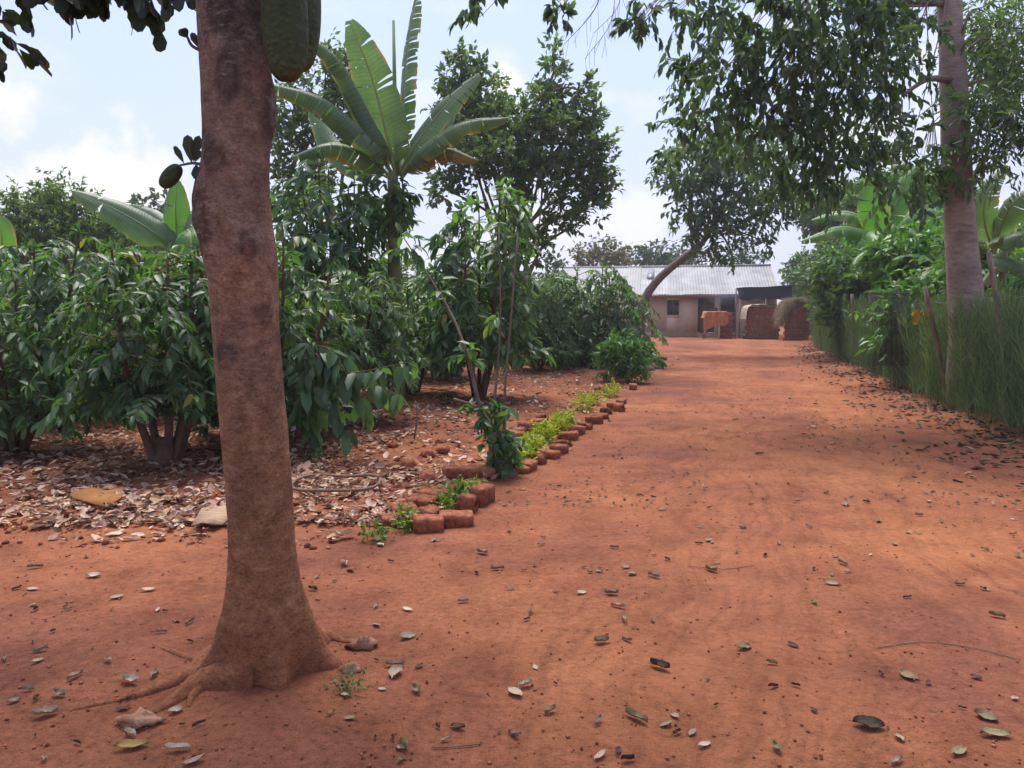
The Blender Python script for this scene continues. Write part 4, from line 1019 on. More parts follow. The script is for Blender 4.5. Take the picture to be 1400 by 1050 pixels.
rgt = [(1190, 40, 368, 'light green bush beside the black awning'), (1192, 30, 325, 'leafy tree behind the hedge, above the straw covered stack'), (1190, 24, 352, 'bushy plant behind the middle of the hedge'), (1240, 26, 300, 'tall leafy tree behind the bright banana plant'),
       (1300, 22, 300, 'leafy tree directly behind the pale ringed trunk'), (1370, 20, 345, 'leafy bush behind the hedge at the right edge'), (1430, 24, 320, 'leafy tree beyond the right edge bananas'), (1262, 15.6, 378, 'low leafy shrub just behind the hedge and netting'), (1192, 36, 255, 'tall leafy tree deep behind the hedge, above the middle bananas'), (1235, 31, 240, 'tall dark leafy tree behind the upright bright banana leaf'), (1290, 29, 245, 'tall leafy tree rising left of the pale ringed trunk'), (1395, 27, 300, 'tall leafy tree behind the dark banana at the right edge'), (1345, 15.5, 335, 'leafy tree between the pale ringed trunk and the dark banana'), (1270, 19, 318, 'leafy tree just left of the pale ringed trunk, behind the hedge'), (1172, 43, 262, 'leafy tree beyond the far end of the hedge, over the grass covered stack'), (1152, 50, 318, 'leafy tree beyond the black awning corner'), (1395, 13.6, 368, 'low bright shrub behind the hedge, beside the dark banana')]
for i, (px, d, ty, lab) in enumerate(rgt):
    b = GD(px, d); rngb = random.Random(i+200); cl = []; sc_ = 24/d if d > 14 else 1.3
    for q in range(13):
        cl.append(pc(px+rngb.uniform(-48, 48), ty+18+rngb.uniform(0, 105 if d > 25 else 75), d+rngb.uniform(-1, 1), rngb.uniform(24, 38), rngb.uniform(20, 32)))
    tree('leafy_tree' if 'tree' in lab else 'leafy_shrub', lab, 'tree' if 'tree' in lab else 'shrub', b, [b, P(px, 420, d), P(px, ty+30, d)], [0.12, 0.09, 0.04], cl, (M_BUSH, M_SHRUB, M_BUSH)[i % 3], M_BARK, 0.27 if d > 18 else 0.18, 0.13 if d > 18 else 0.08, (150, 10), 0.5, 0.3, 0.2, LEAF4, 110+i, 'greenery behind the hedge', 0.04)

# ------------------------------------------------------------------ hedge and wire fence
rng = rnd(9)
ys = []
y = 5.2
while y < 37.5:
    ys.append(y); y += 0.022+0.0014*y
ys = np.array(ys)
stem = MB(); tw = MB()
Pb, Dd, Nn_, Ll, Ww = [], [], [], [], []
for y in ys:
    for row in range(4):
        yy = y+rng.normal()*0.05; x = hedge_x(yy)+(-0.18+row*0.2)+rng.normal()*0.09
        z0 = gz(x, yy)
        hgt = (1.52+0.020*(yy-5)+0.16*mn.noise(Vector((yy*0.8, 3.3, 0))))*(0.80+0.26*rng.random())
        lx, ly = rng.normal()*0.12, rng.normal()*0.16
        wd = 0.0046+0.0003*yy
        ns = 40
        for k in range(ns):
            t = 0.05+0.95*rng.random()
            Pb.append((x+lx*t, yy+ly*t, z0+hgt*t*0.93))
            Dd.append((rng.normal()*0.36+lx*0.3, rng.normal()*0.40+ly*0.3, 0.80)); Ll.append(0.15+0.20*rng.random()); Ww.append(wd)
        for k in range(3):
            t0 = k/3
            Pb.append((x+lx*t0, yy+ly*t0, z0+hgt*t0*0.93)); Dd.append((lx, ly, hgt)); Ll.append(hgt*0.42); Ww.append(wd*1.3)
Pb = np.array(Pb); n = len(Pb)
tw.leaves(Pb, np.array(Dd), unit(rng.normal(size=(n, 3))*np.array([1, 1, 0.2])), np.array(Ll), np.array(Ww), BLADE)
hr = thing('hedge', 'long dark green hedge of thin upright pencil stems lining the driveway', 'hedge', (0, 0, 0))
tw.build('stems', M_HEDGE, hr)

fr = thing('wire_fence', 'rustic fence of crooked wooden posts and wire standing inside the hedge', 'fence', GD(1230, 15.2))
fb = fr.location.copy()
def post(px0, py0, px1, py1, r, dz=0.34):
    g0 = G(px0, py0); d = g0.y+dz
    a = P(px0, py0, d)-Vector((0, 0, 0.1)); e = P(px1, py1, d)
    m = MB(); m.tube([p-fb for p in curve([a, a.lerp(e, 0.5)+Vector((0.03, 0, 0)), e], 8)], np.linspace(r, r*0.8, 8), 8)
    m.build('post', M_POLE, fr, smooth=True)
post(1229, 530, 1226, 384, 0.04)
post(1298, 558, 1264, 392, 0.038)
post(1194, 512, 1190, 398, 0.05)
post(1166, 500, 1165, 402, 0.05)
post(1146, 490, 1146, 404, 0.05)
post(1386, 590, 1352, 345, 0.036)
for zz in (0.6, 1.15, 1.6):
    m = MB(); m.tube([Vector((hedge_x(y)-0.14, y, gz(hedge_x(y), y)+zz+0.02*math.sin(y*3)))-fb for y in np.arange(5, 37, 0.8)], 0.006, 4)
    m.build('wire', M_WIRE, fr)
m = MB()
for k in range(44):      # dark shade netting tied to the fence between two posts
    t = k/43; p0 = P(1193+50*t, 398, 16.0-2.2*t); p1 = P(1193+50*t, 500, 16.0-2.2*t)
    m.tube([p0-fb, p0.lerp(p1, .5)-fb+Vector((0.02*math.sin(k), 0, 0)), p1-fb], 0.006, 3)
for k in range(36):
    t = k/35; m.tube([P(1193, 398+100*t, 16.0)-fb, P(1243, 398+100*t, 13.8)-fb], 0.006, 3)
m.build('netting', M_NET, fr)
# yellow rag caught on the fence
m = MB(); V = []; F = []
c = P(1258, 434, 12.7)
for i in range(9):
    for j in range(8):
        V.append(c+Vector((-0.13+0.26*i/8+0.02*math.sin(j*1.3), 0.03*math.sin(i*1.9+j), 0.13-0.26*j/7*(0.7+0.3*math.sin(i*1.1)))))
for i in range(8):
    for j in range(7): F.append((i*8+j, (i+1)*8+j, (i+1)*8+j+1, i*8+j+1))
m.add(V, F); tag(m.build('rag', M_YEL, smooth=True), 'crumpled yellow rag caught in the hedge between two fence posts', 'rag')

# ------------------------------------------------------------------ house
ha = rad(13.5)
U = Vector((math.cos(ha), -math.sin(ha), 0)); Nv = Vector((math.sin(ha), math.cos(ha), 0))
O = Vector((3.2, 48.0, 0.0))
O.z = 0.0
hroot = thing('house', 'long low plastered house with a grey corrugated iron roof at the end of the drive', 'house', O)
def H(s, n, z): return U*s+Nv*n+Vector((0, 0, z))
def spx(px):     # facade coordinate seen at a pixel column
    k = (px-700)/FPX*1.004
    return (k*O.y-O.x)/(U.x-k*U.y)
def hbox(mb, s0, s1, n0, n1, z0, z1, mi=0):
    V = [H(s, n, z) for s in (s0, s1) for n in (n0, n1) for z in (z0, z1)]
    mb.add(V, [(0, 1, 3, 2), (4, 6, 7, 5), (0, 4, 5, 1), (2, 3, 7, 6), (0, 2, 6, 4), (1, 5, 7, 3)], mi)
sw0, sw1 = spx(910), spx(926.5)
sp0, sp1 = spx(952), spx(1003)
send = spx(1086)
EZ = 2.55
m = MB()
# front wall with a window hole, porch recess, then wall to the right
hbox(m, 0, sw0, 0, 0.2, 0.25, EZ); hbox(m, sw1, sp0, 0, 0.2, 0.25, EZ); hbox(m, sw0, sw1, 0, 0.2, 0.25, 1.28); hbox(m, sw0, sw1, 0, 0.2, 2.2, EZ)
hbox(m, sp1, send-1.1, 0, 0.2, 0.25, EZ)
hbox(m, sp0-0.2, sp0, 0.2, 1.3, 0.25, EZ); hbox(m, sp1, sp1+0.2, 0.2, 1.3, 0.25, EZ)
hbox(m, 0, 0.2, 0.2, 6.0, 0.25, EZ); hbox(m, send-1.3, send-1.1, 0.2, 6.0, 0.25, EZ); hbox(m, 0, send-1.1, 6.0, 6.2, 0.25, EZ)
# right gable triangle
V = [H(send-1.3, 0, EZ), H(send-1.3, 6.2, EZ), H(send-1.3, 3.1, 4.2), H(send-1.1, 0, EZ), H(send-1.1, 6.2, EZ), H(send-1.1, 3.1, 4.2)]
m.add(V, [(0, 2, 1), (3, 4, 5), (0, 1, 4, 3), (1, 2, 5, 4), (2, 0, 3, 5)])
m.build('wall', M_WALL, hroot)
m = MB(); hbox(m, sp0, sp1, 1.3, 1.5, 0.25, EZ); m.build('porch_wall', M_WALLG, hroot)
m = MB(); pm = spx(978.5); hbox(m, pm-0.17, pm+0.17, 0.02, 0.36, 0.2, EZ-0.02); m.build('porch_pillar', M_WALL, hroot)
m = MB(); hbox(m, -0.05, sp0+0.02, -0.06, 0.26, -0.3, 0.25); hbox(m, sp1-0.02, send-1.05, -0.06, 0.26, -0.3, 0.25); hbox(m, sp0+0.02, sp1-0.02, -0.05, 1.35, -0.3, 0.2); m.build('plinth', M_PLINTH, hroot)
dr = MB(); s0, s1 = spx(986), spx(1002); hbox(dr, s0, s1, 1.24, 1.296, 0.21, 2.25); d_ = dr.build('door', M_DOOR, hroot)
dr = MB(); s0, s1 = spx(954), spx(966); hbox(dr, s0, s1, 1.24, 1.296, 0.21, 2.2); dr.build('door', M_WALLG, hroot)
w = MB()
for s0, s1, z0, z1 in [(sw0, sw1, 1.28, 1.33), (sw0, sw1, 2.15, 2.2), (sw0, sw0+0.05, 1.33, 2.15), (sw1-0.05, sw1, 1.33, 2.15), ((sw0+sw1)/2-0.03, (sw0+sw1)/2+0.03, 1.33, 2.15)]:
    hbox(w, s0, s1, 0.06, 0.12, z0, z1)
wi = w.build('window', M_FRAME, hroot)
def mat_glass():
    m, N, L = newmat('dark_window_glass')
    finish(N, L, (0.02, 0.022, 0.025), 0.08, spec=0.6)
    return m
M_GLASS = mat_glass()
w = MB(); hbox(w, sw0+0.05, (sw0+sw1)/2-0.03, 0.085, 0.095, 1.33, 2.15); w.build('pane', M_GLASS, wi)
w = MB(); hbox(w, (sw0+sw1)/2+0.03, sw1-0.05, 0.085, 0.095, 1.33, 2.15); w.build('pane', M_GLASS, wi)
w = MB(); hbox(w, sw0-0.06, sw1+0.06, -0.05, 0.06, 1.21, 1.275); w.build('sill', M_WALL, wi)
w = MB(); hbox(w, sw0+0.06, sw1-0.06, 0.14, 0.17, 1.33, 1.75); w.build('curtain', M_CURT, wi)
# roof: corrugated sheets front and back, slightly uneven sheet by sheet
rr_ = random.Random(8)
def roof_half(mb, s0, s1, n0, z0, n1, z1, shear=0.0):
    s = s0; wdt = 0.83
    while s < s1-0.05:
        e = min(s+wdt, s1); nc = 25; V = []; F = []
        dz = rr_.uniform(0, 0.03); tail = rr_.uniform(-0.05, 0.05)
        for i in range(nc):
            ss = s+(e-s)*i/(nc-1)+0.01*(i == nc-1)
            c = 0.022*math.cos(2*PI*(ss)/0.166)+dz
            for (n_, z_, sh) in ((n0+tail, z0+tail*(z1-z0)/(n1-n0), 0.0), ((n0+n1)/2, (z0+z1)/2-0.012, shear/2), (n1, z1, shear)):
                V.append(H(ss+sh, n_, z_+c))
        for i in range(nc-1):
            for j in range(2): F.append((i*3+j, (i+1)*3+j, (i+1)*3+j+1, i*3+j+1))
        mb.add(V, F); s += wdt
sm = spx(874)
rend = spx(1061.5)
m = MB(); roof_half(m, sm, rend, -0.6, 2.50, 3.1, 4.32, -0.25); roof_half(m, sm, rend, 6.8, 2.50, 3.1, 4.32, -0.25); m.build('roof', M_IRON, hroot)
m = MB(); roof_half(m, -0.35, sm, -0.7, 2.44, 3.1, 4.34, -0.2); roof_half(m, -0.35, sm, 6.8, 2.50, 3.1, 4.34, -0.2); m.build('roof', M_IRONL, hroot)
m = MB()
m.add([H(spx(880), 1.4, 3.56), H(spx(890), 1.4, 3.56), H(spx(888.5), 2.75, 4.23), H(spx(880), 2.75, 4.23), H(spx(880), 1.4, 3.53), H(spx(890), 1.4, 3.53), H(spx(888.5), 2.75, 4.2), H(spx(880), 2.75, 4.2)],
      [(0, 1, 2, 3), (7, 6, 5, 4), (0, 4, 5, 1), (1, 5, 6, 2), (2, 6, 7, 3), (3, 7, 4, 0)])
m.build('skylight', M_SKYL, hroot)
m = MB(); hbox(m, -0.3, rend-0.05, -0.56, -0.53, 2.33, 2.465); m.build('fascia', M_FASCIA, hroot)
m = MB(); m.tube([H(-0.5, 3.1, 4.36), H(5, 3.1, 4.35), H(rend-0.25, 3.1, 4.36)], 0.07, 8); m.build('ridge_cap', M_IRON, hroot, smooth=True)

# black awning: a tarpaulin lean-to on poles in front of the right end
dA = 43.6
aw = thing('awning', 'black tarpaulin awning on thin poles at the right end of the house', 'awning', GD(1045, dA))
ab = aw.location.copy()
m = MB(); V = []; F = []
c00, c10, c11, c01 = P(1007, 393.5, 44.3), P(1083, 390, 43.4), P(1083, 407, 42.9), P(1012, 409, 43.8)
nx, nz = 14, 6
for lay in (0, 1):
    for i in range(nx+1):
        for j in range(nz+1):
            u, v = i/nx, j/nz
            p = (c00*(1-u)+c10*u)*(1-v)+(c01*(1-u)+c11*u)*v
            p = p+Vector((0, 0, -0.07*math.sin(PI*((u*3) % 1))*v+0.02*math.sin(u*9+v*4)-0.012*lay))
            V.append(p-ab)
k = (nx+1)*(nz+1)
for i in range(nx):
    for j in range(nz):
        a, b_, c, d = i*(nz+1)+j, (i+1)*(nz+1)+j, (i+1)*(nz+1)+j+1, i*(nz+1)+j+1
        F.append((a, b_, c, d)); F.append((k+a, k+d, k+c, k+b_))
m.add(V, F); m.build('tarpaulin', M_TARP, aw, smooth=True)
for e, px in ((c01, 1012), (c11, 1082), ((c01+c11)/2, 1047)):
    m = MB(); m.tube([Vector((e.x, e.y, gz(e.x, e.y)-0.05))-ab, e-ab+Vector((0, 0, -0.02))], 0.04, 7); m.build('pole', M_POLE, aw, smooth=True)
for e in (c00, c10):
    m = MB(); m.tube([Vector((e.x, e.y+0.05, gz(e.x, e.y)-0.05))-ab, e-ab+Vector((0, 0.05, -0.02))], 0.04, 7); m.build('pole', M_POLE, aw, smooth=True)

# ------------------------------------------------------------------ bricks
def brick_mesh(seed, sx=0.27, sy=0.13, sz=0.13, broken=False):
    rng = rnd(seed); nx, ny, nz_ = 7, 4, 4
    V = {}; F = []; L_ = []
    def vid(i, j, k):
        if (i, j, k) not in V:
            p = Vector(((i/nx-.5)*sx, (j/ny-.5)*sy, (k/nz_-.5)*sz))
            q = Vector((abs(p.x)-sx/2+0.02, abs(p.y)-sy/2+0.02, abs(p.z)-sz/2+0.02))
            ed = sum(1 for c in q if c > 0)
            if ed >= 2: p = p*(1-0.018*ed*(0.5+1.0*rng.random()))
            if broken and p.x > 0.05: p.x -= 0.05+0.06*rng.random(); p.z -= 0.01*rng.random()
            v = p*14+Vector((seed*3.1, 0, 0))
            p = p+Vector((mn.noise(v), mn.noise(v+Vector((9, 0, 0))), mn.noise(v+Vector((0, 9, 0)))))*0.012
            V[(i, j, k)] = len(L_); L_.append(p)
        return V[(i, j, k)]
    for i in range(nx):
        for j in range(ny):
            F.append((vid(i, j, nz_), vid(i+1, j, nz_), vid(i+1, j+1, nz_), vid(i, j+1, nz_))); F.append((vid(i, j, 0), vid(i, j+1, 0), vid(i+1, j+1, 0), vid(i+1, j, 0)))
    for i in range(nx):
        for k in range(nz_):
            F.append((vid(i, 0, k), vid(i+1, 0, k), vid(i+1, 0, k+1), vid(i, 0, k+1))); F.append((vid(i, ny, k), vid(i, ny, k+1), vid(i+1, ny, k+1), vid(i+1, ny, k)))
    for j in range(ny):
        for k in range(nz_):
            F.append((vid(0, j, k), vid(0, j, k+1), vid(0, j+1, k+1), vid(0, j+1, k))); F.append((vid(nx, j, k), vid(nx, j+1, k), vid(nx, j+1, k+1), vid(nx, j, k+1)))
    m = MB(); m.add(L_, F)
    return m
BP = []
for s in range(6):
    o = brick_mesh(s, 0.26+0.03*(s % 2), 0.14, 0.13, s in (2, 5)).build('brick', M_BRICK, smooth=False)
    BP.append(o)
used = set()
def brick(kind, loc, rot, label, group, s=(1, 1, 1)):
    if kind not in used: o = BP[kind]; used.add(kind)
    else: o = BP[kind].copy(); COL.objects.link(o)
    o.location = loc; o.rotation_euler = rot; o.scale = s
    return tag(o, label, 'brick', group)
road = -rad(16.5)
near = [ # px, py(base centre), angle, tilt, height scale, label
    (584, 730, 0.22, 0.0, 1.1, 'squat worn brick at the near corner of the border, its face to the viewer'), (623, 722, 0.12, 0.04, 1.0, 'flat topped brick lying beside the near corner brick of the border'),
    (640, 703, 1.35, 0.0, 1.45, 'upended brick standing just behind the two nearest corner bricks'), (659, 692, 1.2, 0.05, 1.55, 'taller pointed brick at the end of the near border group, by the sapling'),
    (541, 722, 0.3, 0.1, 0.8, 'half buried brick at the inner near end of the border'), (556, 708, 0.5, 0.1, 0.9, 'inner border brick leaning towards the litter, second from the near end'),
    (576, 698, -0.3, 0.12, 0.95, 'inner border brick touching the green tuft near the corner'), (594, 688, -0.3, 0.05, 0.95, 'inner border brick at the far end of the near group'), (592, 712, 0.9, 0.1, 0.9, 'brick wedged inside the border between the green tufts')]
for i, (px, py, az, ti, hs, lab) in enumerate(near):
    g = G(px, py); brick(i % 6, g+Vector((0, 0.07, 0.040*hs)), (ti+0.05, 0.06-ti*0.5, az), lab, 'bricks edging the border', (0.84, 0.92, hs*0.88))
outer = [(706, 648, 0.2), (722, 645, -0.1), (737, 636, -0.25), (751, 628, -0.3), (765, 622, -0.2), (775, 612, -0.35), (777, 602, 0.1), (790, 595, -0.3), (803, 588, -0.35), (813, 580, -0.2), (822, 574, -0.4), (832, 567, -0.3), (842, 561, -0.35), (850, 553, -0.2)]
for i, (px, py, az) in enumerate(outer):
    g = G(px, py); hs = 0.8+0.45*((i*7) % 5)/5
    brick((i*5+1) % 6, g+Vector((0, 0.06, 0.038*hs)), (0.12*math.sin(i*2.1), 0.12*math.cos(i*1.7), road+az+PI/2*(i % 3 == 1)), 'red clay brick in the outer row between the lime green plants and the drive', 'bricks in the outer border row', (0.85, 0.9, hs*0.9))
inner = [(683, 622, 0.1), (690, 612, 0.2), (700, 603, -0.2), (710, 598, 0.1), (722, 590, -0.2), (735, 583, 0), (745, 577, 0.2), (812, 545, 0), (822, 538, .1), (835, 531, -.2), (848, 524, .1), (866, 533, 0.2), (858, 519, 0)]
for i, (px, py, az) in enumerate(inner):
    g = G(px, py); hs = 0.85+0.3*((i*3) % 5)/5
    brick((i*5+2) % 6, g+Vector((0, 0.05, 0.045*hs)), (0.1*math.sin(i*1.3), 0.1*math.cos(i*2.7), road+az+PI/2*(i % 2)), 'red clay brick in the inner row between the lime green plants and the litter', 'bricks in the inner border row', (0.95, 1, hs))
g = G(848, 563); brick(2, g+Vector((0, 0, 0.06)), (0, 0, 0.7), 'lone brick lying out on the drive away from the border row', 'bricks edging the border', (0.8, 0.9, 1.0))
for (px, py, lab) in [(886, 508, 'brick at the far end of the border, by the young green shrub'), (905, 492, 'brick beside the yellowish tuft beyond the young green shrub'), (655, 655, 'brick lying in the litter on the inner side of the sapling'), (628, 655, 'brick lying in the litter a step in from the sapling')]:
    g = G(px, py); brick(3, g+Vector((0, 0, 0.05)), (0.1, 0.1, 0.4), lab, 'bricks edging the border')

# brick stacks by the house; every brick its own object
def stack(px0, px1, d, rows, depth, label, group, skip=None):
    k = d/FPX; x0 = (px0-700)*k; x1 = (px1-700)*k; wdt = x1-x0; nb = max(2, round(wdt/0.29)); bl_ = wdt/nb
    rr = random.Random(int(px0)); a = -ha*0.6
    ca, sa = math.cos(a), math.sin(a)
    z0 = gz((x0+x1)/2, d)
    for r in range(rows):
        for q in range(nb):
            for dd in range(depth):
                if skip and skip(r, q, dd, nb): continue
                if 0 < r < rows-1 and 0 < q < nb-1 and 0 < dd: continue      # hidden inside
                lx = (q+0.5+(0.25 if r % 2 else -0.25)*0.4)*bl_+rr.uniform(-.012, .012); ly = dd*0.15+rr.uniform(-.012, .012)
                brick(rr.choice([0, 1, 3, 4]), (x0+lx*ca-ly*sa, d+lx*sa+ly*ca, z0+0.075+r*0.148), (rr.uniform(-.03, .03), rr.uniform(-.03, .03), a+rr.uniform(-.05, .05)), label, group, (bl_/0.285, 1, 1.10))
    return x0, x1, z0
stack(1020, 1063, 42.8, 12, 3, 'clay brick in the stack under the pale sacking, before the black awning', 'bricks in the sacking covered stack')
stack(1073, 1104, 40.8, 12, 3, 'clay brick in the stack buried under the dry grass heap by the hedge', 'bricks in the grass covered stack')
stack(984, 1001, 43.6, 9, 2, 'clay brick in the narrow stack behind the cloth draped table', 'bricks in the narrow stack')
# sacking draped over the first stack
def drape(name, mat, prof, y0, y1, label, cat, seed):
    m = MB(); V = []; F = []; ny = 6
    pts = curve(prof, 26)
    for lay in (0, 1):
        for i, p in enumerate(pts):
            for j in range(ny):
                t = j/(ny-1); y = y0+(y1-y0)*t
                V.append(Vector((p.x+0.03*mn.noise(Vector((i*.6, j, seed))), y+0.02*mn.noise(Vector((i*.9, j, seed+4))), p.z+0.04*mn.noise(Vector((i*.5, j*.6, seed+9)))-0.02*lay)))
    k = 26*ny
    for i in range(25):
        for j in range(ny-1):
            a, b_, c, d = i*ny+j, (i+1)*ny+j, (i+1)*ny+j+1, i*ny+j+1
            F.append((a, b_, c, d)); F.append((k+a, k+d, k+c, k+b_))
    m.add(V, F)
    return tag(m.build(name, mat, smooth=True), label, cat)
drape('sacking', M_SACK, [P(1018, 436, 42.7), P(1020, 424, 42.7), P(1024, 418, 42.7), P(1040, 416.0, 42.7), P(1058, 416.0, 42.5), P(1070, 418, 42.4)], 42.45, 43.6, 'pale sacking draped over the top of the squarer brick stack', 'sacking', 2)
# dry grass heaped over the second stack: hangs long on its left side
rng = rnd(77); m = MB(); n = 7000
t = rng.random(n); a = PI*(0.02+0.9*t)
cx_, cz_ = P(1088, 440, 41).x, P(1088, 440, 41).z
x = cx_-np.cos(a)*0.80+rng.normal(size=n)*0.05; z = cz_+0.08+np.sin(a)*1.10+rng.normal(size=n)*0.05; y = 40.55+rng.random(n)*1.2
keep = ~((a > 1.9) & (z < cz_+0.80) & (y < 40.75))
Dv = np.stack([-np.sin(a)*np.where(a < 1.5, 0.6, -0.5)+rng.normal(size=n)*0.35, rng.normal(size=n)*0.3-0.1, -np.abs(np.cos(a))*1.0-0.15+rng.normal(size=n)*0.2], 1)
m.leaves(np.stack([x, y, z], 1)[keep], Dv[keep], unit(rng.normal(size=(keep.sum(), 3))), 0.35+0.3*rng.random(keep.sum()), np.full(keep.sum(), 0.02), BLADE)
hp = tag(m.build('dry_grass_heap', M_STRAW), 'shaggy dry grass heaped over the brick stack beside the hedge', 'grass heap')

# table with the orange cloth
tbp = GD(976, 43.0)
tr_ = thing('table', 'small table with a white front leg standing before the narrow brick stack', 'table', tbp)
zt = P(976, 426, 43).z-tbp.z
m = MB(); m.box((0.03, 0.2, zt-0.03), (1.15, 0.75, 0.05)); m.build('tabletop', M_POLE, tr_)
for px, yy, mt in ((983.5, -0.12, M_WHITEWOOD), (963, -0.10, M_POLE), (984, 0.5, M_POLE), (962, 0.5, M_POLE)):
    lx = P(px, 440, 43+yy).x-tbp.x
    m = MB(); m.tube([(lx, yy, -0.02), (lx, yy, zt-0.055)], 0.038, 8); m.build('leg', mt, tr_, smooth=True)
m = MB(); V = []; F = []
nx, ny = 30, 22
for lay in (0, 1):
    for i in range(nx+1):
        u = i/nx; x = -0.68+1.36*u
        drop = 0.62+0.32*math.sin(u*PI)+0.22*math.sin(u*7+1)-0.4*max(0, u-0.75)*3
        if u < 0.15: drop = 1.15-1.5*u
        for j in range(ny+1):
            v = j/ny
            if v < 0.4: y, z = 0.6-0.83*(v/0.4), zt+0.012
            else: y, z = -0.24-0.05*math.sin(i*1.4)*(v-.4)-0.05*math.sin(i*0.6), zt+0.012-(v-0.4)/0.6*drop
            if x < -0.56: z -= (abs(x)-0.56)*3.0*(1-max(0, v-.4)); 
            if x > 0.60: z -= (x-0.60)*2.5*(1-max(0, v-.4))
            V.append((x+0.02*math.sin(j*1.1+i), y+0.008*lay, z-0.008*lay+0.012*mn.noise(Vector((i*.5, j*.5, 2)))))
k = (nx+1)*(ny+1)
for i in range(nx):
    for j in range(ny):
        a, b_, c, d = i*(ny+1)+j, (i+1)*(ny+1)+j, (i+1)*(ny+1)+j+1, i*(ny+1)+j+1
        F.append((a, b_, c, d)); F.append((k+a, k+d, k+c, k+b_))
m.add(V, F); tag(m.build('cloth', M_CLOTH, None, tbp, smooth=True), 'orange brown cloth draped unevenly over the small table by the house', 'cloth')
def lathe(mb, prof, c, n=16):
    V = []; F = []
    for (r, z) in prof:
        for j in range(n): V.append((c[0]+r*math.cos(2*PI*j/n), c[1]+r*math.sin(2*PI*j/n), c[2]+z))
    for i in range(len(prof)-1):
        for j in range(n): F.append((i*n+j, i*n+(j+1) % n, (i+1)*n+(j+1) % n, (i+1)*n+j))
    mb.add(V, F)
zz = gz(12, 43.6)+9*0.148+0.01
for px, mat_, lab, pr in [(988, M_WHITES, 'white basin upturned on top of the narrow brick stack', [(0.2, 0.0), (0.19, 0.02), (0.15, 0.12), (0.10, 0.14), (0.001, 0.145)]), (998, M_SACK, 'pale bowl resting on the narrow brick stack', [(0.001, 0.0), (0.10, 0.0), (0.16, 0.08), (0.17, 0.10), (0.15, 0.09), (0.001, 0.03)])]:
    m = MB(); lathe(m, pr, (0, 0, 0)); tag(m.build('basin' if px == 988 else 'bowl', mat_, None, (P(px, 425, 43.7).x, 43.7, zz), smooth=True), lab, 'basin' if px == 988 else 'bowl')
m = MB(); lathe(m, [(0.001, 0), (0.14, 0), (0.18, 0.08), (0.17, 0.17), (0.19, 0.19), (0.001, 0.18)], (0, 0, 0)); tag(m.build('cooking_pot', M_POT, None, (P(977, 425, 43.4).x, 43.4, tbp.z+zt+0.03), smooth=True), 'blackened cooking pot sitting on the cloth draped table', 'pot')
m = MB(); lathe(m, [(0.001, 0), (0.12, 0), (0.16, 0.1), (0.14, 0.2), (0.11, 0.24), (0.001, 0.24)], (0, 0, 0)); q = GD(1017, 42.9); tag(m.build('cooking_pot', M_POT, None, q, smooth=True), 'dark pot standing on the ground beside the sacking covered stack', 'pot')

# thin blue cooking smoke drifting under the eave
m, N, L = newmat('blue_smoke')
out = N.new('ShaderNodeOutputMaterial'); pv = N.new('ShaderNodeVolumePrincipled'); tc = N.new('ShaderNodeTexCoord')
n1 = noise_t(N, L, tc.outputs['Object'], 1.6, 3)
ln = N.new('ShaderNodeVectorMath'); ln.operation = 'LENGTH'; mp = N.new('ShaderNodeMapping'); mp.inputs['Scale'].default_value = (1/1.5, 1/0.7, 1/0.62); L.new(tc.outputs['Object'], mp.inputs[0]); L.new(mp.outputs[0], ln.inputs[0])
fall = mathn(N, L, 'SUBTRACT', 1.0, ln.outputs['Value'], True)
den = mathn(N, L, 'MULTIPLY', mathn(N, L, 'MULTIPLY', fall, mathn(N, L, 'SUBTRACT', n1, 0.35, True)), 2.6)
L.new(den, pv.inputs['Density']); pv.inputs['Color'].default_value = (0.55, 0.62, 0.95, 1); pv.inputs['Anisotropy'].default_value = 0.2
L.new(pv.outputs[0], out.inputs['Volume'])
bm_ = MB(); lathe(bm_, [(0.001, -0.65), (0.7, -0.5), (1.35, -0.15), (1.5, 0), (1.35, 0.2), (0.7, 0.5), (0.001, 0.65)], (0, 0, 0), 20)
so = bm_.build('smoke', m, None, P(990, 404, 44.0)); so.scale = (1, 0.55, 1)
tag(so, 'thin blue cooking smoke drifting under the eave of the house', 'smoke', kind='stuff')

# ------------------------------------------------------------------ border plants
def tuft(label, px, py, rpx, mat, hh=0.16, n=130, group='plants in the brick border', lf=0.045):
    g = G(px, py); r = rpx/FPX*g.y; hh *= 0.75
    rng = rnd(int(px*7+py)); m = MB()
    clump(m, rng, (0, 0, hh*0.5), (r*0.72, r*1.35, hh*0.5), int(n*0.6), 6, lf, lf*0.55, 0.10, 0.05, 0.5, LEAF4)
    o = m.build('border_plant', mat, None, g); o.rotation_euler = (0, 0, road)
    return tag(o, label, 'border plant', group)
tuft('lime green plant nearest the sapling in the brick border', 716, 632, 13, M_LIME, 0.15)
tuft('bushy lime green plant between the outer and inner brick rows, second from the sapling', 728, 617, 16, M_LIME, 0.2, 170)
tuft('lime green plant in the middle of the longest planted run', 745, 602, 17, M_LIME, 0.22, 190)
tuft('tall lime green plant at the far end of the longest planted run', 763, 589, 16, M_LIME, 0.24, 170)
tuft('small lime green plant just past the longest planted run', 777, 580, 10, M_LIME, 0.2, 90)
tuft('separate lime green plant a gap beyond the longest run', 798, 562, 14, M_LIME, 0.32, 140)
tuft('lime green plant fourth in the row towards the house, before the young shrub', 812, 553, 10, M_LIME, 0.2, 90)
tuft('yellow green plant among the bricks beside the young shrub', 836, 541, 13, M_LIME, 0.26, 120)
tuft('yellowish tuft past the young shrub on the drive edge', 893, 490, 12, M_LIME, 0.4, 120)
tuft('sparse green tuft in the near brick group', 628, 690, 14, M_BORDG, 0.15, 70)
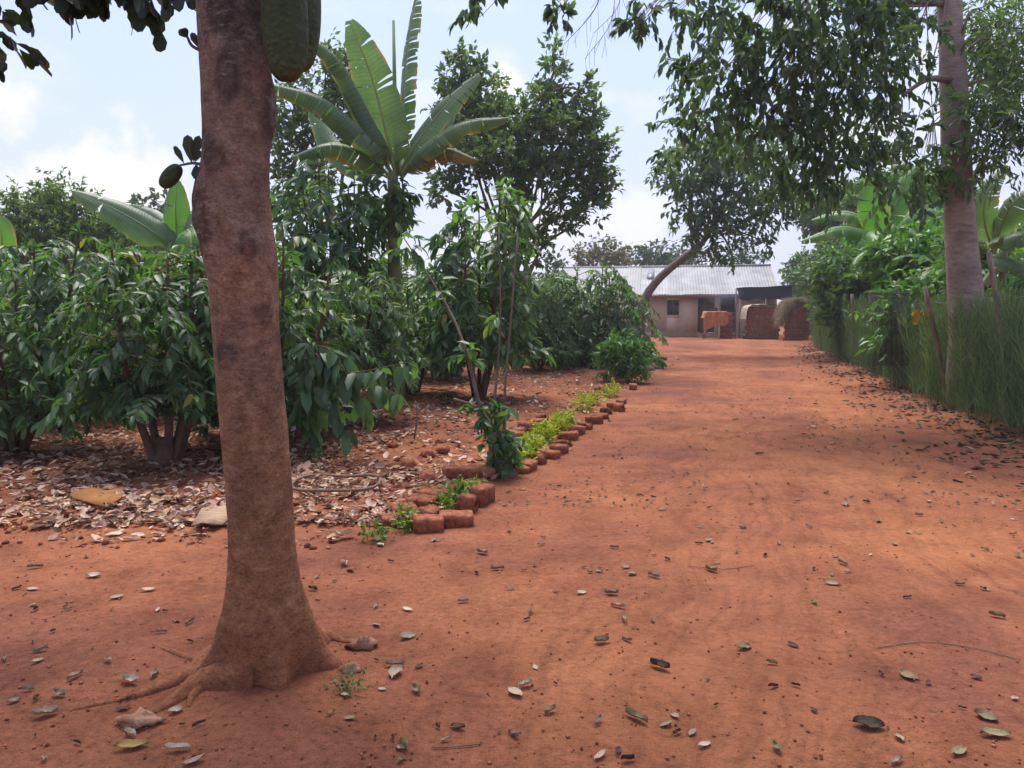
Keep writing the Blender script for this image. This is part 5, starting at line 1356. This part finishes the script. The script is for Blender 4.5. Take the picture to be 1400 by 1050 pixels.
tuft('green tuft squeezed between the nearest inner bricks', 612, 702, 10, M_BORDG, 0.14, 60)
tuft('green tuft with yellow tips behind the upended brick', 643, 680, 9, M_LIME, 0.14, 40)
tuft('dull green tuft at the near end of the border, beside the corner brick', 557, 724, 12, M_BORDG, 0.13, 60)
tuft('flat dark green weed on the drive before the near border end', 515, 740, 14, M_BORDG, 0.05, 30)
tuft('small weed sprig on the litter right of the jackfruit trunk', 424, 628, 14, M_BUSH, 0.14, 26)
tuft('small dark weed growing right of the jackfruit roots', 478, 948, 12, M_BUSH, 0.03, 46, lf=0.02)

# young green shrub beside the drive
b = GD(850, 16.6)
r_ = thing('young_shrub', 'rounded bright green shrub at the drive edge before the broad coffee bush', 'shrub', b)
m = MB(); rng = rnd(52)
for (px, py, rx, rz) in [(850, 490, 26, 20), (835, 500, 20, 16), (868, 498, 20, 18), (848, 475, 20, 14), (858, 512, 24, 12), (832, 485, 12, 12), (872, 482, 12, 12)]:
    p, r = pc(px, py, 16.5, rx, rz)
    clump(m, rng, np.array(p-b), tuple(0.85*q for q in r), 40, 7, 0.14, 0.042, 0.24, 0.2, 0.35, LEAF7)
m.build('foliage', M_SHRUB, r_)
m = MB()
for k in range(7):
    m.tube([(0, 0, -0.03), (0.1*math.cos(k), 0.1*math.sin(k), 0.3), (0.3*math.cos(k), 0.3*math.sin(k), 0.75)], [0.02, 0.014, 0.008], 5)
m.build('stems', M_COFBARK, r_, smooth=True)

# leafy stump with tall thin poles at the border gap
b = G(688, 648)
r_ = thing('sapling', 'leafy cut stump with tall thin bare stems rising from it beside the drive', 'sapling', b)
m = MB(); d = b.y
def sp(px, py, dd=0.0): return P(px, py, d+dd)-b
m.tube([sp(690, 655), sp(686, 635), sp(680, 610), sp(676, 590)], [0.14, 0.10, 0.085, 0.06], 10)
m.tube([sp(688, 640), sp(694, 615), sp(698, 590)], [0.07, 0.06, 0.045], 8)
m.tube(curve([sp(683, 620), sp(660, 575), sp(640, 490), sp(612, 420, .2), (sp(552, 325, .4))], 14), np.linspace(0.026, 0.006, 14), 6)
m.tube(curve([sp(684, 620), sp(676, 560), sp(684, 450), sp(682, 310, .2)], 14), np.linspace(0.017, 0.005, 14), 6)
m.tube(curve([sp(690, 615), sp(690, 540), sp(700, 420), sp(708, 318, .2)], 14), np.linspace(0.016, 0.005, 14), 6)
m.tube(curve([sp(680, 600), sp(655, 560), sp(620, 545)], 8), np.linspace(0.025, 0.01, 8), 6)
m.build('stems', M_BARK, r_, smooth=True)
m = MB(); rng = rnd(53)
for (px, py, rx, rz, n) in [(672, 575, 22, 18, 10), (655, 560, 16, 12, 6), (700, 610, 12, 20, 16), (678, 610, 14, 24, 22), (690, 632, 18, 14, 22), (692, 565, 12, 10, 5), (670, 640, 8, 10, 8), (556, 335, 14, 16, 8), (600, 400, 10, 12, 5), (640, 490, 10, 14, 5), (684, 430, 6, 10, 2)]:
    p, r = pc(px, py, d-0.1, rx, rz, 0.12)
    clump(m, rng, np.array(p-b), r, n, 5, 0.13 if py < 590 else 0.075, 0.05, 0.12, 0.7, 0.0, LEAF7)
m.build('foliage', M_COFFEE, r_)

# thin bare sapling sticks in the litter
for (x0, y0, x1, y1, lab) in [(566, 600, 568, 548, 'thin bare stick standing upright in the litter before the coffee row'), (640, 540, 560, 530, 'fallen thin branch lying under the low coffee tree')]:
    a = G(x0, y0); e = P(x1, y1, a.y-0.1); m = MB(); m.tube([p-a for p in curve([a, a.lerp(e, .5)+Vector((0.03, 0, 0.02)), e], 6)], np.linspace(0.012, 0.006, 6), 5)
    tag(m.build('stick', M_TWIG, None, a, smooth=True), lab, 'stick')

# ------------------------------------------------------------------ litter, clods, fallen leaves
rng = rnd(31)
def scatter(n, region, dens, dz=0.01):
    out = []
    tries = 0
    while len(out) < n and tries < n*60:
        tries += 1
        x, y = region(rng)
        if rng.random() < dens(x, y): out.append((x, y, gz(x, y)+dz))
    return np.array(out)
def bed_region(r):
    y = 4.9+(r.random()**1.8)*20; x = -y*0.72+(r.random())*(y*0.72+6.5)
    return x, y
def bed_dens(x, y):
    e = edge_d(x, y)
    if y < 5.0 or e > -0.12: return 0
    front = 5.35+0.25*mn.noise(Vector((x*0.8, 0.5, 0)))
    if x > -1.3: front += max(0, (x+1.3))*0.15
    k = 1.0 if y > front else 0.05
    p = 0.55+0.9*mn.noise(Vector((x*0.9, y*0.9, 2.2)))
    if -0.3 < e+1.6 < 1.6 and y > 7: p *= 0.45
    if y > 9: p *= 0.5
    return k*max(0.06, min(1, p))
Pp = scatter(24000, bed_region, bed_dens, 0.006); n = len(Pp)
az = rng.random(n)*2*PI
m = MB()
Dn = np.stack([np.cos(az), np.sin(az), rng.normal(size=n)*0.22], 1); Nl = unit(np.stack([rng.normal(size=n)*0.4, rng.normal(size=n)*0.4, np.ones(n)], 1))
Ls = np.where(rng.random(n) < 0.3, 0.025+0.03*rng.random(n), 0.045+0.085*rng.random(n)**1.6)
Pp[:, 2] += np.abs(rng.normal(size=n))*0.014
CURL = (np.array([(0, 0, 0.02), (0.5, 0, -0.05), (1, 0, 0.10), (0.25, 0.38, 0.12), (0.7, 0.36, 0.10), (0.25, -0.40, 0.06), (0.7, -0.36, 0.16)]), LEAF7[1])
m.leaves(Pp, Dn, Nl, Ls, Ls*(0.30+0.45*rng.random(n)), CURL)
tag(m.build('leaf_litter', M_LITTER), 'dense pale dry leaf litter covering the garden bed under the coffee', 'leaf litter', kind='stuff')
def hr_region(r):
    y = 5+(r.random()**1.3)*30; return hedge_x(y)-0.15-abs(r.normal())*0.55, y
Pp = scatter(1700, hr_region, lambda x, y: max(0.05, 0.5+0.9*mn.noise(Vector((x*1.3, y*1.3, 8)))), 0.012); n = len(Pp); az = rng.random(n)*2*PI; m = MB()
m.leaves(Pp, np.stack([np.cos(az), np.sin(az), rng.normal(size=n)*0.2], 1), unit(np.stack([rng.normal(size=n)*0.4, rng.normal(size=n)*0.4, np.ones(n)], 1)), 0.07+0.07*rng.random(n), np.full(n, 0.045), CURL)
tag(m.build('leaf_litter', M_DARKLIT), 'dark dead leaves gathered in a strip along the foot of the hedge', 'leaf litter', kind='stuff')

def dr_region(r):
    y = 6.0+r.random()**1.3*30; x = r.uniform(-0.2, 0.72)*y*1.1; return x, y
Pp = scatter(1000, dr_region, lambda x, y: (edge_d(x, y) > 0.15 and x < hedge_x(y)-0.35)*max(0.03, 0.45+1.2*mn.noise(Vector((x*0.6, y*0.6, 5)))), 0.012); n = len(Pp); az = rng.random(n)*2*PI; m = MB()
m.leaves(Pp, np.stack([np.cos(az), np.sin(az), rng.normal(size=n)*0.2], 1), unit(np.stack([rng.normal(size=n)*0.4, rng.normal(size=n)*0.4, np.ones(n)], 1)), 0.02+0.05*rng.random(n)**2, 0.012+0.02*rng.random(n), CURL)
tag(m.build('leaf_litter', M_DARKLIT), 'small dark leaf fragments and bits strewn along the drive', 'leaf litter', kind='stuff')

def lump(seed, sx, sy, sz, rough=0.25):
    V = []; F = []; nn, mm = 14, 9
    for i in range(mm+1):
        t = PI*i/mm
        for j in range(nn):
            a = 2*PI*j/nn; d = Vector((math.sin(t)*math.cos(a), math.sin(t)*math.sin(a), math.cos(t)))
            r = 1+rough*mn.noise(d*1.8+Vector((seed*5.3, 0, 0)))+rough*0.6*mn.noise(d*4.5+Vector((0, seed*3.1, 0)))
            V.append((d.x*r*sx, d.y*r*sy, d.z*r*sz))
    for i in range(mm):
        for j in range(nn): F.append((i*nn+j, (i+1)*nn+j, (i+1)*nn+(j+1) % nn, i*nn+(j+1) % nn))
    m = MB(); m.add(V, F); return m
# small crumbs of soil: nobody could count these
m = MB(); k = 0
ico = [(0, 0, 1), (0.9, 0, 0.2), (0.2, 0.85, 0.1), (-0.8, 0.4, 0.2), (-0.5, -0.75, 0.1), (0.4, -0.8, 0.2), (0, 0, -0.5)]
IF = [(0, 1, 2), (0, 2, 3), (0, 3, 4), (0, 4, 5), (0, 5, 1), (6, 2, 1), (6, 3, 2), (6, 4, 3), (6, 5, 4), (6, 1, 5)]
ICO = np.array(ico)
for q in range(3200):
    x, y = bed_region(rng)
    inb = edge_d(x, y) < -0.1
    if not inb: continue
    s = 0.008+0.028*rng.random()**3
    m.add(ICO*s*(0.7+0.6*rng.random(3))+np.array([x, y, gz(x, y)+s*0.2]), IF)
for q in range(5200):
    y = 2.2+rng.random()**1.9*16; x = rng.uniform(-0.75, 0.75)*y*1.1
    if x > hedge_x(y)-0.2: continue
    s = 0.003+0.007*rng.random()**2
    m.add(ICO*s*(0.7+0.6*rng.random(3))+np.array([x, y, gz(x, y)+0.004+s*0.2]), IF)
tag(m.build('soil_crumbs', M_CLOD), 'small crumbs of red soil strewn over the earth', 'soil crumbs', kind='stuff')
clods = [(604, 606, .055, 'dark reddish clod, upper one of the two together in the bare patch'), (606, 617, .06, 'reddish clod just below the upper of the paired clods'), (585, 625, .07, 'flat red clod left of the paired clods in the litter'), (555, 640, .075, 'low red clod in the litter between hoop and border'), (537, 612, .06, 'low red lump at the upper edge of the bare patch'),
         (617, 590, .05, 'small red lump beyond the paired clods'), (586, 655, .08, 'large red clod just inside the near border bricks')]
for i, (px, py, s, lab) in enumerate(clods):
    g = G(px, py); o = lump(i+1, s*1.2, s, s*0.75, 0.5).build('clod', M_CLOD, None, g+Vector((0, 0, s*0.45))); tag(o, lab, 'clod', 'clods of red earth in the garden')
for i, (px, py, sx, sz, lab) in enumerate([(494, 886, .062, .035, 'pale pinkish rough stone right of the jackfruit trunk base'), (480, 918, .045, .025, 'smaller pinkish stone below the pale one by the trunk'), (190, 990, .075, .026, 'flat pinkish stone at the tip of the exposed root'), (275, 720, .05, .02, 'small pale stone at the front edge of the litter')][:3]):
    g = G(px, py); o = lump(i+20, sx, sx*0.7, sz, 0.7).build('stone', M_STONE, None, g+Vector((0, 0, sz*0.5))); tag(o, lab, 'stone', 'stones around the jackfruit tree')

# individually placed fallen leaves
def leafmesh(seed, curl, wid):
    V = []; F = []; nl, nw = 8, 4; r = random.Random(seed); bend = r.uniform(-.5, .9)*curl
    for i in range(nl+1):
        t = i/nl; w = wid*math.sin(PI*min(1, t*0.94+0.03))**0.75
        for j in range(nw+1):
            s = (j/nw-.5)*2
            V.append((t-.5, s*w*0.5, 0.16*curl*s*s*(1+0.4*r.random())+0.03*curl*math.sin(t*8+seed*2)+0.10*bend*(t-.5)**2*4+0.03*curl*math.sin(t*7+seed)*s))
    for i in range(nl):
        for j in range(nw):
            a = i*(nw+1)+j; F.append((a, a+nw+1, a+nw+2, a+1))
    m = MB(); m.add(V, F); m.tube([(-0.66, 0, 0.02), (-0.5, 0, 0.008), (-0.2, 0, 0.004)], [0.012, 0.012, 0.006], 4)
    return m
LM = {}
def fallen(var, colr, loc, size, rz, label, group, tilt=0.0):
    if (var, colr) not in LM:
        o = leafmesh(var, (0.4, 0.9, 1.1, 0.7, 1.2, 0.9, 0.3)[var], (0.42, 0.34, 0.5, 0.62, 0.36, 0.26, 0.55)[var]).build('fallen_leaf', FALL[colr], smooth=True); LM[(var, colr)] = o
    else:
        o = LM[(var, colr)].copy(); COL.objects.link(o)
    o.location = loc; o.scale = (size, size, size); o.rotation_euler = (tilt, tilt*0.6, rz)
    return tag(o, label, 'leaf', group)
LABS = {'olive': 'curled olive green leaf fallen on the bare red drive', 'tan': 'curled tan dry leaf fallen on the bare red earth', 'dark': 'dark shrivelled leaf fallen on the bare red earth', 'grey': 'dull grey green leaf fallen on the bare red earth', 'pale': 'pale cream dry leaf fallen on the bare red earth'}
special = [(180, 1024, 0.115, 'yellow', 0.25, 'largest fallen leaf, brownish yellow, lying flat near the stone at the root tip'), (243, 1028, 0.085, 'pale', 0.1, 'cream half folded leaf beside the brownish yellow one'), (178, 935, 0.085, 'pale', -0.3, 'upturned cream leaf lying over the long exposed root'), (240, 975, 0.055, 'pale', 0.7, 'small cream leaf just below the shorter exposed root'),
           (557, 836, 0.065, 'pale', -0.5, 'brightest pinkish white leaf on the bare drive beyond the stones'), (452, 978, 0.045, 'yellow', 1.0, 'tiny yellow leaf in front of the trunk on the bare earth'), (822, 880, 0.075, 'grey', 0.3, 'bluish grey leaf in the middle of the drive'), (1187, 995, 0.11, 'dark', -0.2, 'long dark green leaf low in the right part of the drive'),
           (1360, 1008, 0.11, 'olive', -0.05, 'long pale olive leaf at the lower right corner'), (870, 985, 0.10, 'olive', -0.7, 'bent olive leaf lying in the wheel track'), (62, 980, 0.085, 'tan', 0.5, 'pinkish pale leaf beside the tip of the long root'), (128, 790, 0.085, 'pale', 0.05, 'cream leaf left of the trunk, highest of three on bare earth'), (203, 809, 0.08, 'pale', 0.4, 'cream leaf nearest the trunk of three on the bare earth'),
           (540, 912, 0.08, 'grey', 0.1, 'dull green leaf right of the stones by the trunk'), (902, 915, 0.09, 'dark', -0.5, 'dark curled leaf on the right of the wheel track'), (1017, 888, 0.075, 'olive', 0.4, 'khaki leaf near the centre of the drive'), (963, 1022, 0.06, 'pale', 0.5, 'whitish leaf in the lower middle of the drive')]
for i, (px, py, s, c, rz, lab) in enumerate(special):
    g = G(px, py); fallen(i % 4, c, g+Vector((0, 0, 0.010+s*0.04)), s, rz, lab, 'leaves fallen on the bare earth', 0.12)
r2 = random.Random(77); cnt = 0
while cnt < 255:
    if cnt < 190:
        py = 745+300*r2.random()**1.1 if r2.random() < 0.5 else 560+230*r2.random(); px = r2.uniform(430, 1400)
    else:
        py = r2.uniform(735, 1045); px = r2.uniform(0, 440)
    g = G(px, py)
    if edge_d(g.x, g.y) < 0.1 and g.y > 5.2: continue
    if g.x > hedge_x(g.y)-0.4 or (285 < px < 470 and py > 840): continue
    c = r2.choices(['olive', 'tan', 'dark', 'grey', 'pale'], [5, 3, 4.5, 3.5, 1.0])[0]
    if c == 'olive' and px < 440: c = 'dark'
    s = (0.035+0.06*r2.random()**1.6)*(1.0 if c != 'dark' else 0.62)
    fallen(r2.randrange(7), c, g+Vector((0, 0, 0.009+s*0.05)), s, r2.random()*6.28, LABS[c], f'{c} leaves fallen on the bare earth', r2.uniform(-.3, .3)); cnt += 1
# twig lines on the drive
for i, (pts, lab) in enumerate([([(590, 1026), (625, 1024), (660, 1020)], 'short grey twig lying at the lower middle of the drive'), ([(1200, 888), (1260, 880), (1330, 888), (1395, 905)], 'long thin arched twig on the right of the drive'), ([(940, 776), (990, 780), (1030, 775)], 'straight pale twig lying across the drive')]):
    m = MB(); q0 = G(*pts[0]); m.tube([p-q0 for p in curve([G(*p)+Vector((0, 0, 0.01)) for p in pts], 10)], 0.0024, 5); tag(m.build('twig', M_HOOP, None, q0, smooth=True), lab, 'twig')

# hoop of vine on the litter
c = G(460, 668); m = MB(); rx = 58/FPX*c.y; ring = []
for i in range(33):
    a = 2*PI*i/32*0.98+0.4; ring.append(Vector((rx*math.cos(a)*(1+0.05*math.sin(a*2+1)), rx*0.95*math.sin(a)*(1+0.06*math.sin(a*3)), 0.055+0.015*math.sin(a*3))))
m.tube(ring, 0.014, 8); tag(m.build('hoop', M_HOOP, None, c, smooth=True), 'brown vine hoop lying on the pale litter right of the trunk', 'hoop')
# cardboard and pale sheath
def sheetobj(name, mat, pix, th, lab, cat, lift=0.05):
    pts = [G(*p) for p in pix]; c = sum(pts, Vector())/len(pts); m = MB(); nV = len(pts); V = []
    for lay in (1, 0):
        for i, p in enumerate(pts): V.append(p-c+Vector((0, 0, 0.02+th*lay+lift*(0.5+0.5*math.sin(i*2.2)))))
    V.append(Vector((0, 0, 0.02+th+lift*0.7))); V.append(Vector((0, 0, 0.02+lift*0.7)))
    F = []
    for i in range(nV):
        j = (i+1) % nV; F += [(i, j, 2*nV), (nV+j, nV+i, 2*nV+1), (i, nV+i, nV+j, j)]
    m.add(V, F); return tag(m.build(name, mat, None, c), lab, cat)
sheetobj('cardboard', M_CARD, [(96, 684), (120, 679), (150, 674), (170, 676), (166, 692), (146, 698), (122, 699), (100, 692)], 0.012, 'rust brown piece of cardboard lying on the litter', 'cardboard', 0.05)
sheetobj('dry_sheath', M_SHEATH, [(262, 728), (276, 706), (300, 694), (322, 690), (322, 712), (304, 722), (292, 727), (276, 724)], 0.012, 'pale dry banana sheath lying against the jackfruit trunk on the litter edge', 'sheath', 0.035)
sheetobj('paper_scrap', M_WHITES, [(446, 584), (458, 582), (461, 586), (450, 588)], 0.006, 'white paper scrap under the low leafy branch', 'scrap', 0.03)
sheetobj('plastic_scrap', M_WHITES, [(395, 586), (403, 583), (405, 590), (397, 594)], 0.006, 'small white plastic scrap just right of the jackfruit trunk', 'scrap', 0.03)

# ------------------------------------------------------------------ air
m, N, L = newmat('hazy_air'); out = N.new('ShaderNodeOutputMaterial'); pv = N.new('ShaderNodeVolumePrincipled')
pv.inputs['Density'].default_value = 0.0012; pv.inputs['Color'].default_value = (0.97, 0.98, 1.0, 1); pv.inputs['Anisotropy'].default_value = 0.3
L.new(pv.outputs[0], out.inputs['Volume'])
hb = MB(); hb.box((0, 195, 6.5), (700, 500, 16.5)); tag(hb.build('haze', m), 'thin pale haze hanging in the warm air', 'haze', kind='stuff')
# ------------------------------------------------------------------ camera, light, sky
cam = bpy.data.cameras.new('camera'); co = bpy.data.objects.new('camera', cam); COL.objects.link(co)
cam.sensor_width = 36; cam.lens = 36*FPX/1400; cam.clip_end = 3000; cam.clip_start = 0.05
co.location = (0, 0, HCAM); co.rotation_euler = (PI/2-TH, 0, 0)
sc.camera = co
SUN_EL, SUN_AZ = rad(67), rad(-10)     # compass-like: direction to the sun measured from +Y clockwise
sd = Vector((math.sin(SUN_AZ)*math.cos(SUN_EL), math.cos(SUN_AZ)*math.cos(SUN_EL), math.sin(SUN_EL)))
sl = bpy.data.lights.new('sun', 'SUN'); sl.energy = 1.5; sl.angle = rad(38); sl.color = (1.0, 0.95, 0.88)
so = bpy.data.objects.new('sun', sl); COL.objects.link(so); so.rotation_euler = sd.to_track_quat('Z', 'Y').to_euler()
w = bpy.data.worlds.new('World'); sc.world = w; w.use_nodes = True
N, L = w.node_tree.nodes, w.node_tree.links; N.clear()
out = N.new('ShaderNodeOutputWorld'); bg = N.new('ShaderNodeBackground')
sky = N.new('ShaderNodeTexSky'); sky.sky_type = 'NISHITA'; sky.sun_disc = False; sky.sun_elevation = SUN_EL; sky.sun_rotation = SUN_AZ
sky.air_density = 1.0; sky.dust_density = 5.0; sky.ozone_density = 1.0; sky.altitude = 1100
tc = N.new('ShaderNodeTexCoord'); sx = N.new('ShaderNodeSeparateXYZ'); L.new(tc.outputs['Generated'], sx.inputs[0])
# thin veil and cumulus, laid out on the dome by direction
zc = mathn(N, L, 'MAXIMUM', sx.outputs[2], 0.0)
mp = N.new('ShaderNodeMapping'); mp.inputs['Scale'].default_value = (1, 1, 2.6); mp.inputs['Location'].default_value = (2.3, 0.4, 0.15); L.new(tc.outputs['Generated'], mp.inputs[0])
cn = noise_t(N, L, mp.outputs[0], 5.2, 7, 0.55)
cr = ramp(N, [(0.53, (0, 0, 0)), (0.63, (1, 1, 1))]); L.new(cn, cr.inputs[0])
hz = ramp(N, [(0.0, (1, 1, 1)), (0.35, (0.6,)*3), (1.0, (0.3,)*3)]); L.new(zc, hz.inputs[0])
cf = mathn(N, L, 'MULTIPLY', cr.outputs[0], hz.outputs[0])
veil = ramp(N, [(0.0, (0.92,)*3), (0.3, (0.8,)*3), (1, (0.7,)*3)]); L.new(zc, veil.inputs[0])
hcol = ramp(N, [(0.0, (0.95, 0.92, 1.0)), (0.14, (0.87, 0.87, 1.0)), (0.32, (0.71, 0.775, 1.0)), (1.0, (0.60, 0.72, 1.0))]); L.new(zc, hcol.inputs[0])
vcol = mixc(N, L, 1.0, hcol.outputs[0], (1.44, 1.47, 1.84), 'MULTIPLY')
c1 = mixc(N, L, veil.outputs[0], sky.outputs[0], vcol)
dn = N.new('ShaderNodeVectorMath'); dn.operation = 'NORMALIZE'; L.new(tc.outputs['Generated'], dn.inputs[0])
pf = noise_t(N, L, dn.outputs[0], 13, 6, 0.6)
blob = None
for (px, py, rr_c, amt) in [(150, 252, 0.085, 1.0), (60, 262, 0.06, 0.8), (5, 150, 0.05, 0.9), (695, 118, 0.030, 1.0), (740, 325, 0.07, 0.7), (860, 300, 0.05, 0.6), (1240, 180, 0.09, 0.7), (330, 180, 0.05, 0.5)]:
    v = ray(px, py).normalized()
    dp = N.new('ShaderNodeVectorMath'); dp.operation = 'DOT_PRODUCT'; L.new(dn.outputs[0], dp.inputs[0]); dp.inputs[1].default_value = v
    q = mathn(N, L, 'DIVIDE', mathn(N, L, 'SUBTRACT', 1.0, dp.outputs['Value']), 1-math.cos(rr_c))
    q = mathn(N, L, 'ADD', mathn(N, L, 'SUBTRACT', 1.0, q), mathn(N, L, 'MULTIPLY', mathn(N, L, 'SUBTRACT', pf, 0.55), 4.5))
    q = mathn(N, L, 'MULTIPLY', mathn(N, L, 'MULTIPLY', q, 1.3, True), amt)
    blob = q if blob is None else mathn(N, L, 'MAXIMUM', blob, q)
cf = mathn(N, L, 'MAXIMUM', mathn(N, L, 'MULTIPLY', cf, 0.45), blob)
c2 = mixc(N, L, cf, c1, (2.2, 2.15, 2.25))
L.new(c2, bg.inputs[0]); bg.inputs[1].default_value = 0.145; L.new(bg.outputs[0], out.inputs[0])
sc.view_settings.view_transform = 'Standard'; sc.view_settings.look = 'None'; sc.view_settings.exposure = 1.78; sc.view_settings.gamma = 1.0
sc.render.engine = 'CYCLES'
cy = sc.cycles; cy.max_bounces = 8; cy.diffuse_bounces = 5; cy.glossy_bounces = 2; cy.transmission_bounces = 3; cy.volume_bounces = 0; cy.transparent_max_bounces = 4
cy.caustics_reflective = False; cy.caustics_refractive = False; cy.use_denoising = True
